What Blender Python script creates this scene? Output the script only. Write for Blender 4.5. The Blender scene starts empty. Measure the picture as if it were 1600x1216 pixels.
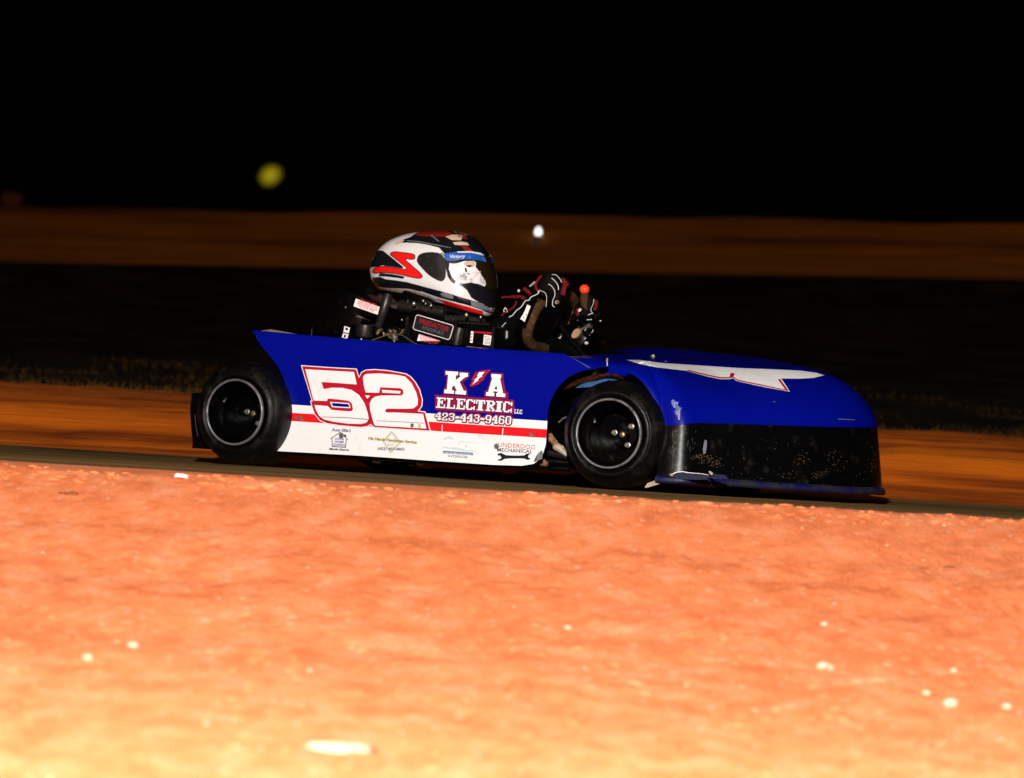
import bpy, bmesh, math, random
from mathutils import Vector, Matrix, noise
from mathutils.geometry import tessellate_polygon
from mathutils.bvhtree import BVHTree
random.seed(7)
S = bpy.context.scene
C = S.collection
R = math.radians

# ------------------------------------------------------------------ camera, night sky, lights, exposure
FPX = 4794.0                     # focal length in pixels of a 1600 px wide frame
CAM_D, CAM_H = 8.5, 0.071
ROLL = 0.0597
PITCH = math.atan((712.4 - 608.0) / FPX)
CAM_POS = Vector((0.0, -CAM_D, CAM_H))
_f = Vector((0, math.cos(PITCH), math.sin(PITCH)))
_u0 = Vector((0, -math.sin(PITCH), math.cos(PITCH)))
_r0 = Vector((1, 0, 0))
_r = math.cos(ROLL) * _r0 + math.sin(ROLL) * _u0
_u = -math.sin(ROLL) * _r0 + math.cos(ROLL) * _u0
cam = bpy.data.cameras.new('camera'); camo = bpy.data.objects.new('camera', cam); C.objects.link(camo)
camo.matrix_world = Matrix((( _r.x, _u.x, -_f.x, CAM_POS.x), (_r.y, _u.y, -_f.y, CAM_POS.y),
                            (_r.z, _u.z, -_f.z, CAM_POS.z), (0, 0, 0, 1)))
cam.sensor_width = 36.0; cam.sensor_fit = 'HORIZONTAL'; cam.lens = FPX / 1600 * 36.0
cam.clip_start = 0.05; cam.clip_end = 1200
cam.dof.use_dof = True; cam.dof.focus_distance = 8.45; cam.dof.aperture_fstop = 4.0
S.camera = camo

W = bpy.data.worlds.new('World'); S.world = W; W.use_nodes = True
wt = W.node_tree
sky = wt.nodes.new('ShaderNodeTexSky'); sky.sky_type = 'NISHITA'; sky.sun_disc = False
sky.sun_elevation = R(28); sky.sun_rotation = R(205)
wt.links.new(sky.outputs[0], wt.nodes['Background'].inputs[0])
wt.nodes['Background'].inputs[1].default_value = 0.00004      # night: the sky is all but black

# one weak warm sun = the track floodlights, from the left and behind the photographer
sd = bpy.data.lights.new('floodlight_sun', 'SUN'); so = bpy.data.objects.new('floodlight_sun', sd); C.objects.link(so)
sd.energy = 0.20; sd.angle = R(1.0); sd.color = (1.0, 0.52, 0.16)
so.rotation_euler = Vector((0.45, 0.75, -0.42)).to_track_quat('-Z', 'Y').to_euler()
# the photographer's flash, held up above the camera
fd = bpy.data.lights.new('camera_flash', 'POINT'); fo = bpy.data.objects.new('camera_flash', fd); C.objects.link(fo)
fd.energy = 3550; fd.shadow_soft_size = 0.05; fd.color = (1.0, 0.97, 0.93)
fo.location = (-0.35, -7.75, 1.90)
S.view_settings.view_transform = 'Standard'; S.view_settings.look = 'None'
S.view_settings.exposure = 0.0; S.view_settings.gamma = 1.0
S.view_settings.use_curve_mapping = False
S.render.engine = 'CYCLES'
S.cycles.max_bounces = 5; S.cycles.diffuse_bounces = 2; S.cycles.glossy_bounces = 3
S.cycles.transparent_max_bounces = 6
S.cycles.use_denoising = True
S.cycles.sample_clamp_indirect = 3.0

# ------------------------------------------------------------------ helpers: where a pixel of the photograph lies in the place
def ray(px, py):
    a = (px - 800.0) / FPX; b = (608.0 - py) / FPX
    return (_f + _r * a + _u * b)
def at_depth(px, py, d):                       # point d metres in front of the camera (measured along world Y)
    v = ray(px, py); return CAM_POS + v * (d / v.y)
YAW = R(27.0); cY, sY = math.cos(YAW), math.sin(YAW)
# the car's frame: x forward, y to its left, z up; origin under the middle of the rear axle
_h = at_depth(366, 645.5, 8.80)
CAR = Vector((_h.x - (-0.53) * sY, _h.y - (-0.53) * cY, 0.0))
MCAR = Matrix.Translation(CAR) @ Matrix.Rotation(-YAW, 4, 'Z')
MINV = MCAR.inverted()
CAML = MINV @ CAM_POS
def rl(px, py): return MINV.to_3x3() @ ray(px, py)
def U(px, py, y):                              # point of the car's plane y = const
    v = rl(px, py); return CAML + v * ((y - CAML.y) / v.y)
def UX(px, py, x):
    v = rl(px, py); return CAML + v * ((x - CAML.x) / v.x)

# ------------------------------------------------------------------ materials
def mat(name, col, rough=0.5, metal=0.0, coat=0.0, spec=0.5, dirt=None, dirt_amt=0.0, dirt_scale=20, bump=0.0, bscale=80,
        emit=None, alpha=None, trans=0.0, var=0.0, streak=(1, 1, 1)):
    m = bpy.data.materials.new(name); m.use_nodes = True
    nt = m.node_tree; b = nt.nodes['Principled BSDF']
    b.inputs['Base Color'].default_value = (*col, 1); b.inputs['Roughness'].default_value = rough
    b.inputs['Metallic'].default_value = metal; b.inputs['Coat Weight'].default_value = coat
    b.inputs['Coat Roughness'].default_value = 0.08
    b.inputs['Specular IOR Level'].default_value = spec
    if trans: b.inputs['Transmission Weight'].default_value = trans
    if alpha is not None: b.inputs['Alpha'].default_value = alpha
    if emit:
        b.inputs['Emission Color'].default_value = (*emit[0], 1); b.inputs['Emission Strength'].default_value = emit[1]
    tc = nt.nodes.new('ShaderNodeTexCoord'); mp = nt.nodes.new('ShaderNodeMapping')
    mp.inputs['Scale'].default_value = streak
    nt.links.new(tc.outputs['Object'], mp.inputs[0])
    colsock = None
    if var:
        n = nt.nodes.new('ShaderNodeTexNoise'); n.inputs['Scale'].default_value = dirt_scale * 2.3; n.inputs['Detail'].default_value = 8
        nt.links.new(mp.outputs[0], n.inputs[0])
        mx = nt.nodes.new('ShaderNodeMixRGB'); mx.blend_type = 'MIX'
        mx.inputs[1].default_value = (*[c * (1 - var) for c in col], 1); mx.inputs[2].default_value = (*[min(1, c * (1 + var)) for c in col], 1)
        nt.links.new(n.outputs[0], mx.inputs[0]); colsock = mx.outputs[0]
    if dirt:
        n = nt.nodes.new('ShaderNodeTexNoise'); n.inputs['Scale'].default_value = dirt_scale; n.inputs['Detail'].default_value = 9
        n.inputs['Roughness'].default_value = 0.65
        nt.links.new(mp.outputs[0], n.inputs[0])
        cr = nt.nodes.new('ShaderNodeValToRGB')
        cr.color_ramp.elements[0].position = 0.62 - 0.25 * dirt_amt; cr.color_ramp.elements[1].position = 0.80 - 0.15 * dirt_amt
        nt.links.new(n.outputs[0], cr.inputs[0])
        mx = nt.nodes.new('ShaderNodeMixRGB'); mx.inputs[2].default_value = (*dirt, 1)
        if colsock: nt.links.new(colsock, mx.inputs[1])
        else: mx.inputs[1].default_value = (*col, 1)
        nt.links.new(cr.outputs[0], mx.inputs[0]); colsock = mx.outputs[0]
        rr = nt.nodes.new('ShaderNodeMapRange'); rr.inputs[3].default_value = rough; rr.inputs[4].default_value = 0.85
        nt.links.new(cr.outputs[0], rr.inputs[0]); nt.links.new(rr.outputs[0], b.inputs['Roughness'])
    if colsock: nt.links.new(colsock, b.inputs['Base Color'])
    if bump:
        n = nt.nodes.new('ShaderNodeTexNoise'); n.inputs['Scale'].default_value = bscale; n.inputs['Detail'].default_value = 6
        nt.links.new(mp.outputs[0], n.inputs[0])
        bp = nt.nodes.new('ShaderNodeBump'); bp.inputs['Strength'].default_value = 1.0; bp.inputs['Distance'].default_value = bump
        nt.links.new(n.outputs[0], bp.inputs['Height']); nt.links.new(bp.outputs[0], b.inputs['Normal'])
    return m

MUD = (0.30, 0.12, 0.035)
M = {}
M['blue'] = mat('blue_gelcoat', (0.0008, 0.0035, 0.205), 0.28, coat=0.12, spec=0.12, var=0.10, dirt_scale=3)
M['blueflex'] = mat('blue_flexible_plastic', (0.002, 0.004, 0.055), 0.4, dirt=(0.008, 0.005, 0.006), dirt_amt=0.95, dirt_scale=15)
M['white'] = mat('white_vinyl', (0.80, 0.78, 0.78), 0.45, spec=0.3, dirt=(0.50, 0.42, 0.36), dirt_amt=0.05, dirt_scale=14)
M['scuff'] = mat('scuffed_edge', (0.20, 0.19, 0.185), 0.5, dirt=(0.006, 0.006, 0.006), dirt_amt=0.9, dirt_scale=150, streak=(1, 1, 0.10))
M['red'] = mat('red_vinyl', (0.72, 0.006, 0.012), 0.45, spec=0.3, dirt=(0.45, 0.03, 0.02), dirt_amt=0.1, dirt_scale=30)
M['crimson'] = mat('crimson_vinyl', (0.42, 0.004, 0.022), 0.45, spec=0.3)
M['maroon'] = mat('maroon_vinyl', (0.24, 0.004, 0.045), 0.45, spec=0.3)
M['navy'] = mat('navy_vinyl', (0.008, 0.006, 0.07), 0.5, spec=0.3)
M['blackprint'] = mat('black_print', (0.010, 0.010, 0.013), 0.5, spec=0.2)
M['greyprint'] = mat('grey_print', (0.13, 0.13, 0.17), 0.5, spec=0.2)
M['goldprint'] = mat('gold_print', (0.33, 0.25, 0.02), 0.5, spec=0.2)
M['paleblue'] = mat('pale_blue_print', (0.52, 0.64, 0.68), 0.5, spec=0.2, var=0.3, dirt_scale=60)
M['tealprint'] = mat('teal_print', (0.10, 0.20, 0.27), 0.5, spec=0.2)
M['salmonprint'] = mat('salmon_print', (0.62, 0.14, 0.08), 0.5, spec=0.2)
M['violetprint'] = mat('violet_print', (0.12, 0.10, 0.28), 0.5, spec=0.2)
M['rubber'] = mat('black_rubber', (0.0020, 0.0019, 0.0020), 0.36, spec=0.22, dirt=(0.012, 0.007, 0.0035), dirt_amt=0.45, dirt_scale=22, bump=0.0012, bscale=160)
M['rimblack'] = mat('black_rim', (0.0008, 0.0008, 0.001), 0.26, spec=0.14, dirt=(0.008, 0.005, 0.003), dirt_amt=0.2, dirt_scale=40)
M['rimlip'] = mat('worn_rim_lip', (0.24, 0.24, 0.25), 0.42, metal=0.6, dirt=(0.05, 0.04, 0.035), dirt_amt=0.8, dirt_scale=35)
M['steel'] = mat('dull_steel', (0.42, 0.40, 0.37), 0.35, metal=0.9, dirt=(0.10, 0.06, 0.03), dirt_amt=0.5, dirt_scale=60)
M['brass'] = mat('brassy_metal', (0.40, 0.30, 0.15), 0.30, metal=0.85, dirt=(0.01, 0.008, 0.005), dirt_amt=0.9, dirt_scale=120)
M['black'] = mat('black_plastic', (0.0010, 0.0010, 0.0012), 0.30, spec=0.16, dirt=(0.007, 0.004, 0.0025), dirt_amt=0.2, dirt_scale=25)
M['blackmatte'] = mat('black_matte', (0.0008, 0.0008, 0.0009), 0.7, spec=0.04)
M['skirt'] = mat('scuffed_black_plastic', (0.0012, 0.0012, 0.0014), 0.30, spec=0.24, dirt=(0.010, 0.006, 0.003), dirt_amt=0.25, dirt_scale=19, bump=0.0006, bscale=30, streak=(1, 1, 1.0))
M['muddy'] = mat('muddy_metal', (0.30, 0.13, 0.06), 0.8, dirt=(0.03, 0.014, 0.006), dirt_amt=0.85, dirt_scale=75)
M['scuffline'] = mat('scuff_line', (0.10, 0.095, 0.09), 0.5, var=.5, dirt_scale=60)
M['splash'] = mat('dry_mud_splash', (0.075, 0.040, 0.018), 0.9, var=.5, dirt_scale=60)
M['bluepart'] = mat('faded_blue_paint', (0.02, 0.09, 0.26), 0.5, dirt=(0.02, 0.03, 0.05), dirt_amt=0.5, dirt_scale=50)
M['cream'] = mat('dusty_cream_paint', (0.42, 0.32, 0.22), 0.6, dirt=(0.12, 0.07, 0.03), dirt_amt=0.5, dirt_scale=60)
M['suede'] = mat('worn_brown_suede', (0.050, 0.025, 0.009), 0.85, spec=0.1, dirt=(0.19, 0.095, 0.04), dirt_amt=0.35, dirt_scale=28, bump=0.001, bscale=200)
M['suit'] = mat('black_racing_suit', (0.0010, 0.0010, 0.0013), 0.8, spec=0.05, bump=0.002, bscale=60)
M['suitred'] = mat('red_suit_trim', (0.115, 0.003, 0.008), 0.7, spec=0.2)
M['piping'] = mat('white_piping', (0.50, 0.50, 0.48), 0.6)
M['patch'] = mat('white_cloth_patch', (0.82, 0.80, 0.76), 0.7, dirt=(0.4, 0.38, 0.36), dirt_amt=0.1, dirt_scale=100)
M['glove'] = mat('black_glove', (0.0018, 0.0015, 0.0015), 0.7, spec=0.08, dirt=(0.010, 0.005, 0.0025), dirt_amt=0.4, dirt_scale=60, bump=0.001, bscale=220)
M['skin'] = mat('skin', (0.42, 0.24, 0.16), 0.55)
M['hwhite'] = mat('helmet_white', (0.72, 0.71, 0.71), 0.22, coat=0.4, spec=0.35)
M['hred'] = mat('helmet_red', (0.75, 0.012, 0.01), 0.25, coat=0.4, spec=0.35)
M['hdarkred'] = mat('helmet_dark_red', (0.22, 0.014, 0.008), 0.3, coat=0.3)
M['hblack'] = mat('helmet_black', (0.007, 0.007, 0.010), 0.25, coat=0.2, spec=0.3)
M['hcream'] = mat('helmet_cream', (0.62, 0.46, 0.33), 0.3, coat=0.2)
M['hgrey'] = mat('helmet_grey', (0.16, 0.17, 0.20), 0.3)
M['pod'] = mat('helmet_side_pod', (0.008, 0.008, 0.009), 0.42, spec=.25, dirt=(0.03, 0.027, 0.024), dirt_amt=0.5, dirt_scale=90)
M['vblue'] = mat('blue_visor_band', (0.012, 0.09, 0.42), 0.3, coat=0.3, dirt=(0.15, 0.35, 0.6), dirt_amt=0.25, dirt_scale=50)
M['visor_glare'] = mat('painted_visor_reflection', (0.78, 0.77, 0.78), 0.5, dirt=(0.03, 0.026, 0.03), dirt_amt=0.42, dirt_scale=33)  # blotchy white that stands in for the flash mirrored in the visor
M['smoke'] = mat('smoked_visor', (0.016, 0.009, 0.003), 0.25, spec=0.3, coat=0.2, dirt=(0.07, 0.036, 0.010), dirt_amt=0.4, dirt_scale=9)
M['orangeknob'] = mat('orange_knob', (0.90, 0.055, 0.008), 0.5)
M['labelwhite'] = mat('label_white', (0.80, 0.74, 0.73), 0.5, spec=0.2)
M['labelred'] = mat('label_red_print', (0.55, 0.03, 0.05), 0.5, spec=0.2)
M['darkred'] = mat('dull_red_print', (0.26, 0.008, 0.012), 0.5, spec=0.2)
M['tube'] = mat('grey_hose', (0.007, 0.0066, 0.006), 0.4, dirt=(0.02, 0.015, 0.01), dirt_amt=0.4, dirt_scale=70)
M['yellowlamp'] = mat('yellow_lamp_glow', (0.01, 0.01, 0.001), 0.6, emit=((1.0, 0.80, 0.015), 0.40))
def _soft_glow(m, r):                              # emission graded from centre to edge, imitating the lamp's blurred halo
    nt = m.node_tree; tc = nt.nodes.new('ShaderNodeTexCoord'); mp = nt.nodes.new('ShaderNodeMapping'); mp.vector_type = 'TEXTURE'
    mp.inputs['Scale'].default_value = (r * 1.05, 9, r * .85); mp.inputs['Rotation'].default_value = (0, R(-38), 0); mp.inputs['Location'].default_value = (0, 0, LAMP_Z)
    g = nt.nodes.new('ShaderNodeTexGradient'); g.gradient_type = 'SPHERICAL'
    p = nt.nodes.new('ShaderNodeMath'); p.operation = 'MULTIPLY'; p.inputs[1].default_value = 0.36
    nt.links.new(tc.outputs['Object'], mp.inputs[0]); nt.links.new(mp.outputs[0], g.inputs[0]); nt.links.new(g.outputs['Fac'], p.inputs[0])
    nt.links.new(p.outputs[0], nt.nodes['Principled BSDF'].inputs['Emission Strength'])
M['whitelamp'] = mat('white_lamp_glow', (0.8, 0.8, 0.8), 0.5, emit=((1.0, 1.0, 0.98), 2.2))
M['redlamp'] = mat('dim_orange_lamp_glow', (0.02, 0.005, 0.002), 0.7, spec=.1, emit=((1.0, 0.22, 0.04), 0.010))
M['postpaint'] = mat('weathered_post', (0.16, 0.07, 0.03), 0.8)

# ------------------------------------------------------------------ mesh helpers
class MB:
    def __init__(s): s.v = []; s.f = []; s.mi = []
    def add(s, vs, fs, m=0):
        o = len(s.v); s.v += [Vector(v) for v in vs]
        s.f += [[i + o for i in f] for f in fs]; s.mi += [m] * len(fs); return s
    def box(s, c, d, rot=None, m=0, bev=0.0):
        c = Vector(c); d = Vector(d) / 2
        bm = bmesh.new(); bmesh.ops.create_cube(bm, size=1)
        for v in bm.verts: v.co = Vector((v.co.x * 2 * d.x, v.co.y * 2 * d.y, v.co.z * 2 * d.z))
        if bev: bmesh.ops.bevel(bm, geom=list(bm.edges), offset=bev, segments=2, profile=0.5, affect='EDGES')
        bm.verts.index_update()
        s.add([c + (rot @ v.co if rot else v.co) for v in bm.verts], [[v.index for v in f.verts] for f in bm.faces], m)
        bm.free(); return s
    def tube(s, pts, r, n=10, cap=True, m=0, close=False):
        pts = [Vector(p) for p in pts]; rr = r if isinstance(r, (list, tuple)) else [r] * len(pts)
        vs = []; fs = []; L = len(pts); up = None
        for i, p in enumerate(pts):
            if close: t = pts[(i + 1) % L] - pts[i - 1]
            else: t = pts[min(i + 1, L - 1)] - pts[max(i - 1, 0)]
            t.normalize()
            if up is None:
                up = t.orthogonal().normalized()
            up = (up - t * up.dot(t)).normalized(); sd_ = t.cross(up)
            for k in range(n):
                a = 2 * math.pi * k / n; vs.append(p + (up * math.cos(a) + sd_ * math.sin(a)) * rr[i])
        for i in range(L if close else L - 1):
            j = (i + 1) % L
            for k in range(n): fs.append([i * n + k, i * n + (k + 1) % n, j * n + (k + 1) % n, j * n + k])
        if cap and not close:
            fs.append(list(range(n))[::-1]); fs.append([(L - 1) * n + k for k in range(n)])
        return s.add(vs, fs, m)
    def lathe(s, prof, c=(0, 0, 0), axis='Y', n=48, m=0, closed=False, rot=None):
        # prof: (radius, along) pairs
        c = Vector(c); vs = []; fs = []; L = len(prof)
        for (r, a) in prof:
            for k in range(n):
                t = 2 * math.pi * k / n
                p = {'Y': Vector((r * math.cos(t), a, r * math.sin(t))), 'Z': Vector((r * math.cos(t), r * math.sin(t), a)),
                     'X': Vector((a, r * math.cos(t), r * math.sin(t)))}[axis]
                vs.append(c + (rot @ p if rot else p))
        for i in range(L if closed else L - 1):
            j = (i + 1) % L
            for k in range(n): fs.append([i * n + k, i * n + (k + 1) % n, j * n + (k + 1) % n, j * n + k])
        return s.add(vs, fs, m)
    def ball(s, c, r, sc=(1, 1, 1), nu=16, nv=10, m=0, rot=None):
        c = Vector(c); vs = []; fs = []
        for i in range(nv + 1):
            ph = math.pi * i / nv
            for k in range(nu):
                t = 2 * math.pi * k / nu
                p = Vector((r * sc[0] * math.sin(ph) * math.cos(t), r * sc[1] * math.sin(ph) * math.sin(t), r * sc[2] * math.cos(ph)))
                vs.append(c + (rot @ p if rot else p))
        for i in range(nv):
            for k in range(nu): fs.append([i * nu + k, i * nu + (k + 1) % nu, (i + 1) * nu + (k + 1) % nu, (i + 1) * nu + k])
        return s.add(vs, fs, m)
    def plate(s, poly, thick, m=0):
        # poly: list of local Vectors near one plane; thick: offset Vector to the back face
        n = len(poly); th = Vector(thick)
        tri = tessellate_polygon([poly])
        vs = list(poly) + [p + th for p in poly]
        fs = [list(t) for t in tri] + [[i + n for i in t][::-1] for t in tri]
        fs += [[i, (i + 1) % n, (i + 1) % n + n, i + n] for i in range(n)]
        return s.add(vs, fs, m)
    def build(s, name, mats, parent=None, smooth=False, loc=None, label=None, fixn=True):
        me = bpy.data.meshes.new(name)
        off = Vector(loc) if loc else Vector()
        me.from_pydata([v - off for v in s.v], [], s.f)
        for mm in (mats if isinstance(mats, (list, tuple)) else [mats]): me.materials.append(mm)
        me.polygons.foreach_set('material_index', s.mi)
        if fixn:
            bm = bmesh.new(); bm.from_mesh(me); bmesh.ops.remove_doubles(bm, verts=bm.verts, dist=1e-6)
            bmesh.ops.recalc_face_normals(bm, faces=bm.faces); bm.to_mesh(me); bm.free()
        if smooth:
            me.polygons.foreach_set('use_smooth', [True] * len(me.polygons))
            if smooth != 'all': 
                try: me.set_sharp_from_angle(angle=R(40))
                except Exception: pass
        o = bpy.data.objects.new(name, me); C.objects.link(o)
        if parent: o.parent = parent
        if loc: o.location = off
        if label: o['label'] = label
        return o
def empty(name, label, cat, loc=(0, 0, 0), rz=0, group=None):
    o = bpy.data.objects.new(name, None); C.objects.link(o); o.location = loc; o.rotation_euler = (0, 0, rz)
    o.empty_display_size = 0.1; o['label'] = label; o['category'] = cat
    if group: o['group'] = group
    return o
def bvh_of(*objs):
    vs = []; fs = []
    for o in objs:
        k = len(vs); vs += [v.co + o.location for v in o.data.vertices]
        fs += [[i + k for i in p.vertices] for p in o.data.polygons]
    return BVHTree.FromPolygons(vs, fs)
def zoom(x0, y0, sc): return lambda pts: [(x0 + a / sc, y0 + b / sc) for a, b in pts]
def inflate(poly, d):
    n = len(poly); out = []
    A = sum(poly[i][0] * poly[(i + 1) % n][1] - poly[(i + 1) % n][0] * poly[i][1] for i in range(n))
    sg = 1 if A > 0 else -1
    for i in range(n):
        p0, p1, p2 = Vector(poly[i - 1]), Vector(poly[i]), Vector(poly[(i + 1) % n])
        a = (p1 - p0).normalized(); b = (p2 - p1).normalized()
        na = Vector((a.y, -a.x)) * sg; nb = Vector((b.y, -b.x)) * sg
        mt = (na + nb); L = max(0.55, mt.length / 2); mt.normalize()
        q = p1 + mt * d / L; out.append((q.x, q.y))
    return out
def smooth_poly(poly, it=1):
    for _ in range(it):
        n = len(poly); out = []
        for i in range(n):
            a, b = poly[i], poly[(i + 1) % n]
            out.append((a[0] * .75 + b[0] * .25, a[1] * .75 + b[1] * .25)); out.append((a[0] * .25 + b[0] * .75, a[1] * .25 + b[1] * .75))
        poly = out
    return poly
def tri2d(polys):
    """polys: list of outlines in px (each filled; a list of lists = outline + holes)"""
    vs = []; fs = []
    for p in polys:
        loops = p if isinstance(p[0][0], (tuple, list)) else [p]
        L = [[Vector((x, y, 0)) for x, y in l] for l in loops]
        flat = [v for l in L for v in l]; k = len(vs)
        vs += [(v.x, v.y) for v in flat]; fs += [[i + k for i in t] for t in tessellate_polygon(L)]
    return vs, fs
def decal(name, vsfs, bvh, material, parent, off=0.0006, maxe=None, loc=None, label=None, drop=None):
    """flat print laid on the surface it belongs to"""
    vs, fs = vsfs
    bm = bmesh.new(); bv = [bm.verts.new((x, y, 0)) for x, y in vs]
    for f in fs:
        try: bm.faces.new([bv[i] for i in f])
        except ValueError: pass
    if maxe:
        for _ in range(7):
            ed = [e for e in bm.edges if e.calc_length() > maxe]
            if not ed: break
            bmesh.ops.subdivide_edges(bm, edges=ed, cuts=1); bmesh.ops.triangulate(bm, faces=bm.faces)
    bad = []
    for v in bm.verts:
        d = rl(v.co.x, v.co.y).normalized()
        h, nrm, _, _ = bvh.ray_cast(CAML, d)
        if h is None: bad.append(v); continue
        if nrm.dot(d) > 0: nrm = -nrm
        v.co = h + nrm * off
    if bad: bmesh.ops.delete(bm, geom=bad, context='VERTS')
    if drop:
        bmesh.ops.delete(bm, geom=[e for e in bm.edges if e.calc_length() > drop], context='EDGES_FACES')
    for f in bm.faces:
        f.normal_update()
        if f.normal.dot(f.calc_center_median() - CAML) > 0: f.normal_flip()
    me = bpy.data.meshes.new(name); bm.to_mesh(me); bm.free(); me.materials.append(material)
    me.polygons.foreach_set('use_smooth', [True] * len(me.polygons))
    if loc:
        me.transform(Matrix.Translation(-Vector(loc)))
    o = bpy.data.objects.new(name, me); C.objects.link(o); o.parent = parent
    if loc: o.location = loc
    if label: o['label'] = label
    return o
def text2d(s, org, right, up, size=1.0, width=None, bold=0.0, shear=0.0, align='LEFT'):
    cu = bpy.data.curves.new('txt', 'FONT'); cu.body = s; cu.size = 1.0; cu.offset = bold; cu.shear = shear; cu.resolution_u = 2
    ob = bpy.data.objects.new('txt', cu); C.objects.link(ob)
    dg = bpy.context.evaluated_depsgraph_get(); me = bpy.data.meshes.new_from_object(ob.evaluated_get(dg))
    xs = [v.co.x for v in me.vertices]; x0, x1 = min(xs), max(xs)
    r, u = Vector(right).normalized(), Vector(up).normalized()
    kx = (width / (x1 - x0)) if width else size
    if align == 'CENTER': x0 = (x0 + x1) / 2
    vs = [tuple(Vector(org) + r * (v.co.x - x0) * kx + u * v.co.y * size) for v in me.vertices]
    fs = [list(p.vertices) for p in me.polygons]
    bpy.data.objects.remove(ob); bpy.data.meshes.remove(me); bpy.data.curves.remove(cu)
    return vs, fs
BIT = {'E': ['#######', '.##...#', '.##.#..', '.####..', '.##.#..', '.##...#', '.##...#', '#######'],
 'L': ['#####..', '.##....', '.##....', '.##....', '.##....', '.##...#', '.##...#', '#######'],
 'C': ['.####.#', '##..###', '##....#', '##.....', '##.....', '##....#', '##..###', '.####.#'],
 'T': ['#######', '#.###.#', '#.###.#', '..###..', '..###..', '..###..', '..###..', '.#####.'],
 'R': ['######.', '.##..##', '.##..##', '.#####.', '.####..', '.##.##.', '.##..##', '####.##'],
 'I': ['.#####.', '..###..', '..###..', '..###..', '..###..', '..###..', '..###..', '.#####.'],
 '4': ['...###.', '..####.', '.##.##.', '##..##.', '#######', '....##.', '...####', '...####'],
 '2': ['.#####.', '##...##', '##...##', '....##.', '..###..', '.##....', '##...##', '#######'],
 '3': ['.#####.', '##...##', '.....##', '..####.', '.....##', '##...##', '##...##', '.#####.'],
 '9': ['.#####.', '##...##', '##...##', '##...##', '.######', '.....##', '##...##', '.#####.'],
 '6': ['.#####.', '##...##', '##.....', '######.', '##...##', '##...##', '##...##', '.#####.'],
 '0': ['.#####.', '##...##', '##...##', '##...##', '##...##', '##...##', '##...##', '.#####.'],
 '-': ['.......', '.......', '.......', '.#####.', '.#####.', '.......', '.......', '.......']}
def bits(s, tl, tr, bl, br, gap=0.14, dil=0):
    SS, G = 3, max(1, round(gap * 21)); H = 8 * SS; pad = 6; cols = []
    for c in s:
        i0, i1 = (1, 6) if c in '-I' else (0, 7)
        for i in range(i0, i1):
            for _ in range(SS): cols.append([BIT[c][j][i] == '#' for j in range(8) for _k in range(SS)])
        for _ in range(G): cols.append([False] * H)
    cols = cols[:-G]; W_ = len(cols)
    on = {(i, j) for i in range(W_) for j in range(H) if cols[i][j]}
    if dil: on = {(i + a, j + b) for (i, j) in on for a in range(-dil, dil + 1) for b in range(-dil, dil + 1) if a * a + b * b <= dil * dil + 1}
    def q(i, j):
        u, v = i / W_, j / H; a = Vector(tl) + (Vector(tr) - Vector(tl)) * u; b = Vector(bl) + (Vector(br) - Vector(bl)) * u
        p = a + (b - a) * v; return (p.x, p.y)
    runs = {}
    for j in range(-pad, H + pad):
        i = -pad
        while i < W_ + pad:
            if (i, j) in on:
                k = i
                while (k, j) in on: k += 1
                runs[(i, k, j)] = 1; i = k
            else: i += 1
    out = []
    for (i, k, j) in sorted(runs):
        if runs[(i, k, j)]:
            e = j
            while runs.get((i, k, e + 1)): e += 1; runs[(i, k, e)] = 0
            out.append([q(i, j), q(k, j), q(k, e + 1), q(i, e + 1)])
    return out

# ------------------------------------------------------------------ the ground: one profile, cut into its named pieces
# rows: depth from the camera, height under the photo's left edge, height under its right edge
def zat(px, py, d): return at_depth(px, py, d).z
ROWS = [(-6.0, -0.46, -0.46), (1.0, -0.44, -0.44), (2.4, -0.41, -0.41),
        (3.75, zat(0, 1220, 3.75), zat(1600, 1315, 3.75)), (4.6, zat(0, 1090, 4.6), zat(1600, 1183, 4.6)),
        (5.5, zat(0, 978, 5.5), zat(1600, 1066, 5.5)), (6.1, zat(0, 885, 6.1), zat(1600, 971, 6.1)),
        (6.55, zat(0, 808, 6.55), zat(1600, 892, 6.55)), (6.95, zat(0, 730, 6.95), zat(1600, 814, 6.95)),
        (7.06, zat(0, 726, 7.06), zat(1600, 811, 7.06)), (7.25, -0.012, -0.012), (7.5, 0, 0), (9.9, 0, 0),
        (10.10, 0.018, 0.012), (10.30, 0.012, 0.006), (10.42, 0.055, 0.05),
        (10.56, zat(0, 640, 10.56), zat(1600, 722, 10.56)), (10.68, zat(0, 622, 10.68), zat(1600, 707, 10.68)), (10.9, zat(0, 612, 10.9), zat(1600, 697, 10.9)),
        (11.3, zat(0, 607, 11.3), zat(1600, 692, 11.3)), (14.0, zat(0, 590, 14), zat(1600, 675, 14)), (20.0, zat(0, 545, 20), zat(1600, 600, 20)),
        (27.0, zat(0, 440, 27), zat(1600, 470, 27)), (28.0, zat(0, 408, 28), zat(1600, 437, 28)),
        (28.6, zat(0, 385, 28.6), zat(1600, 415, 28.6)), (29.4, zat(0, 345, 29.4), zat(1600, 378, 29.4)), (29.9, zat(0, 320, 29.9), zat(1600, 354, 29.9)),
        (31.0, zat(0, 326, 31), zat(1600, 360, 31)), (60.0, 1.9, 2.2), (900.0, 1.5, 1.5)]
def ground_z(X, d):
    i = 0
    while i < len(ROWS) - 2 and ROWS[i + 1][0] < d: i += 1
    a, b = ROWS[i], ROWS[i + 1]; t = min(1, max(0, (d - a[0]) / (b[0] - a[0])))
    zl = a[1] + (b[1] - a[1]) * t; zr = a[2] + (b[2] - a[2]) * t
    dd = max(d, 2.0); hw = 800 / FPX * dd
    u = (X + hw) / (2 * hw); u = min(2.2, max(-1.2, u))
    return zl + (zr - zl) * u
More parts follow.
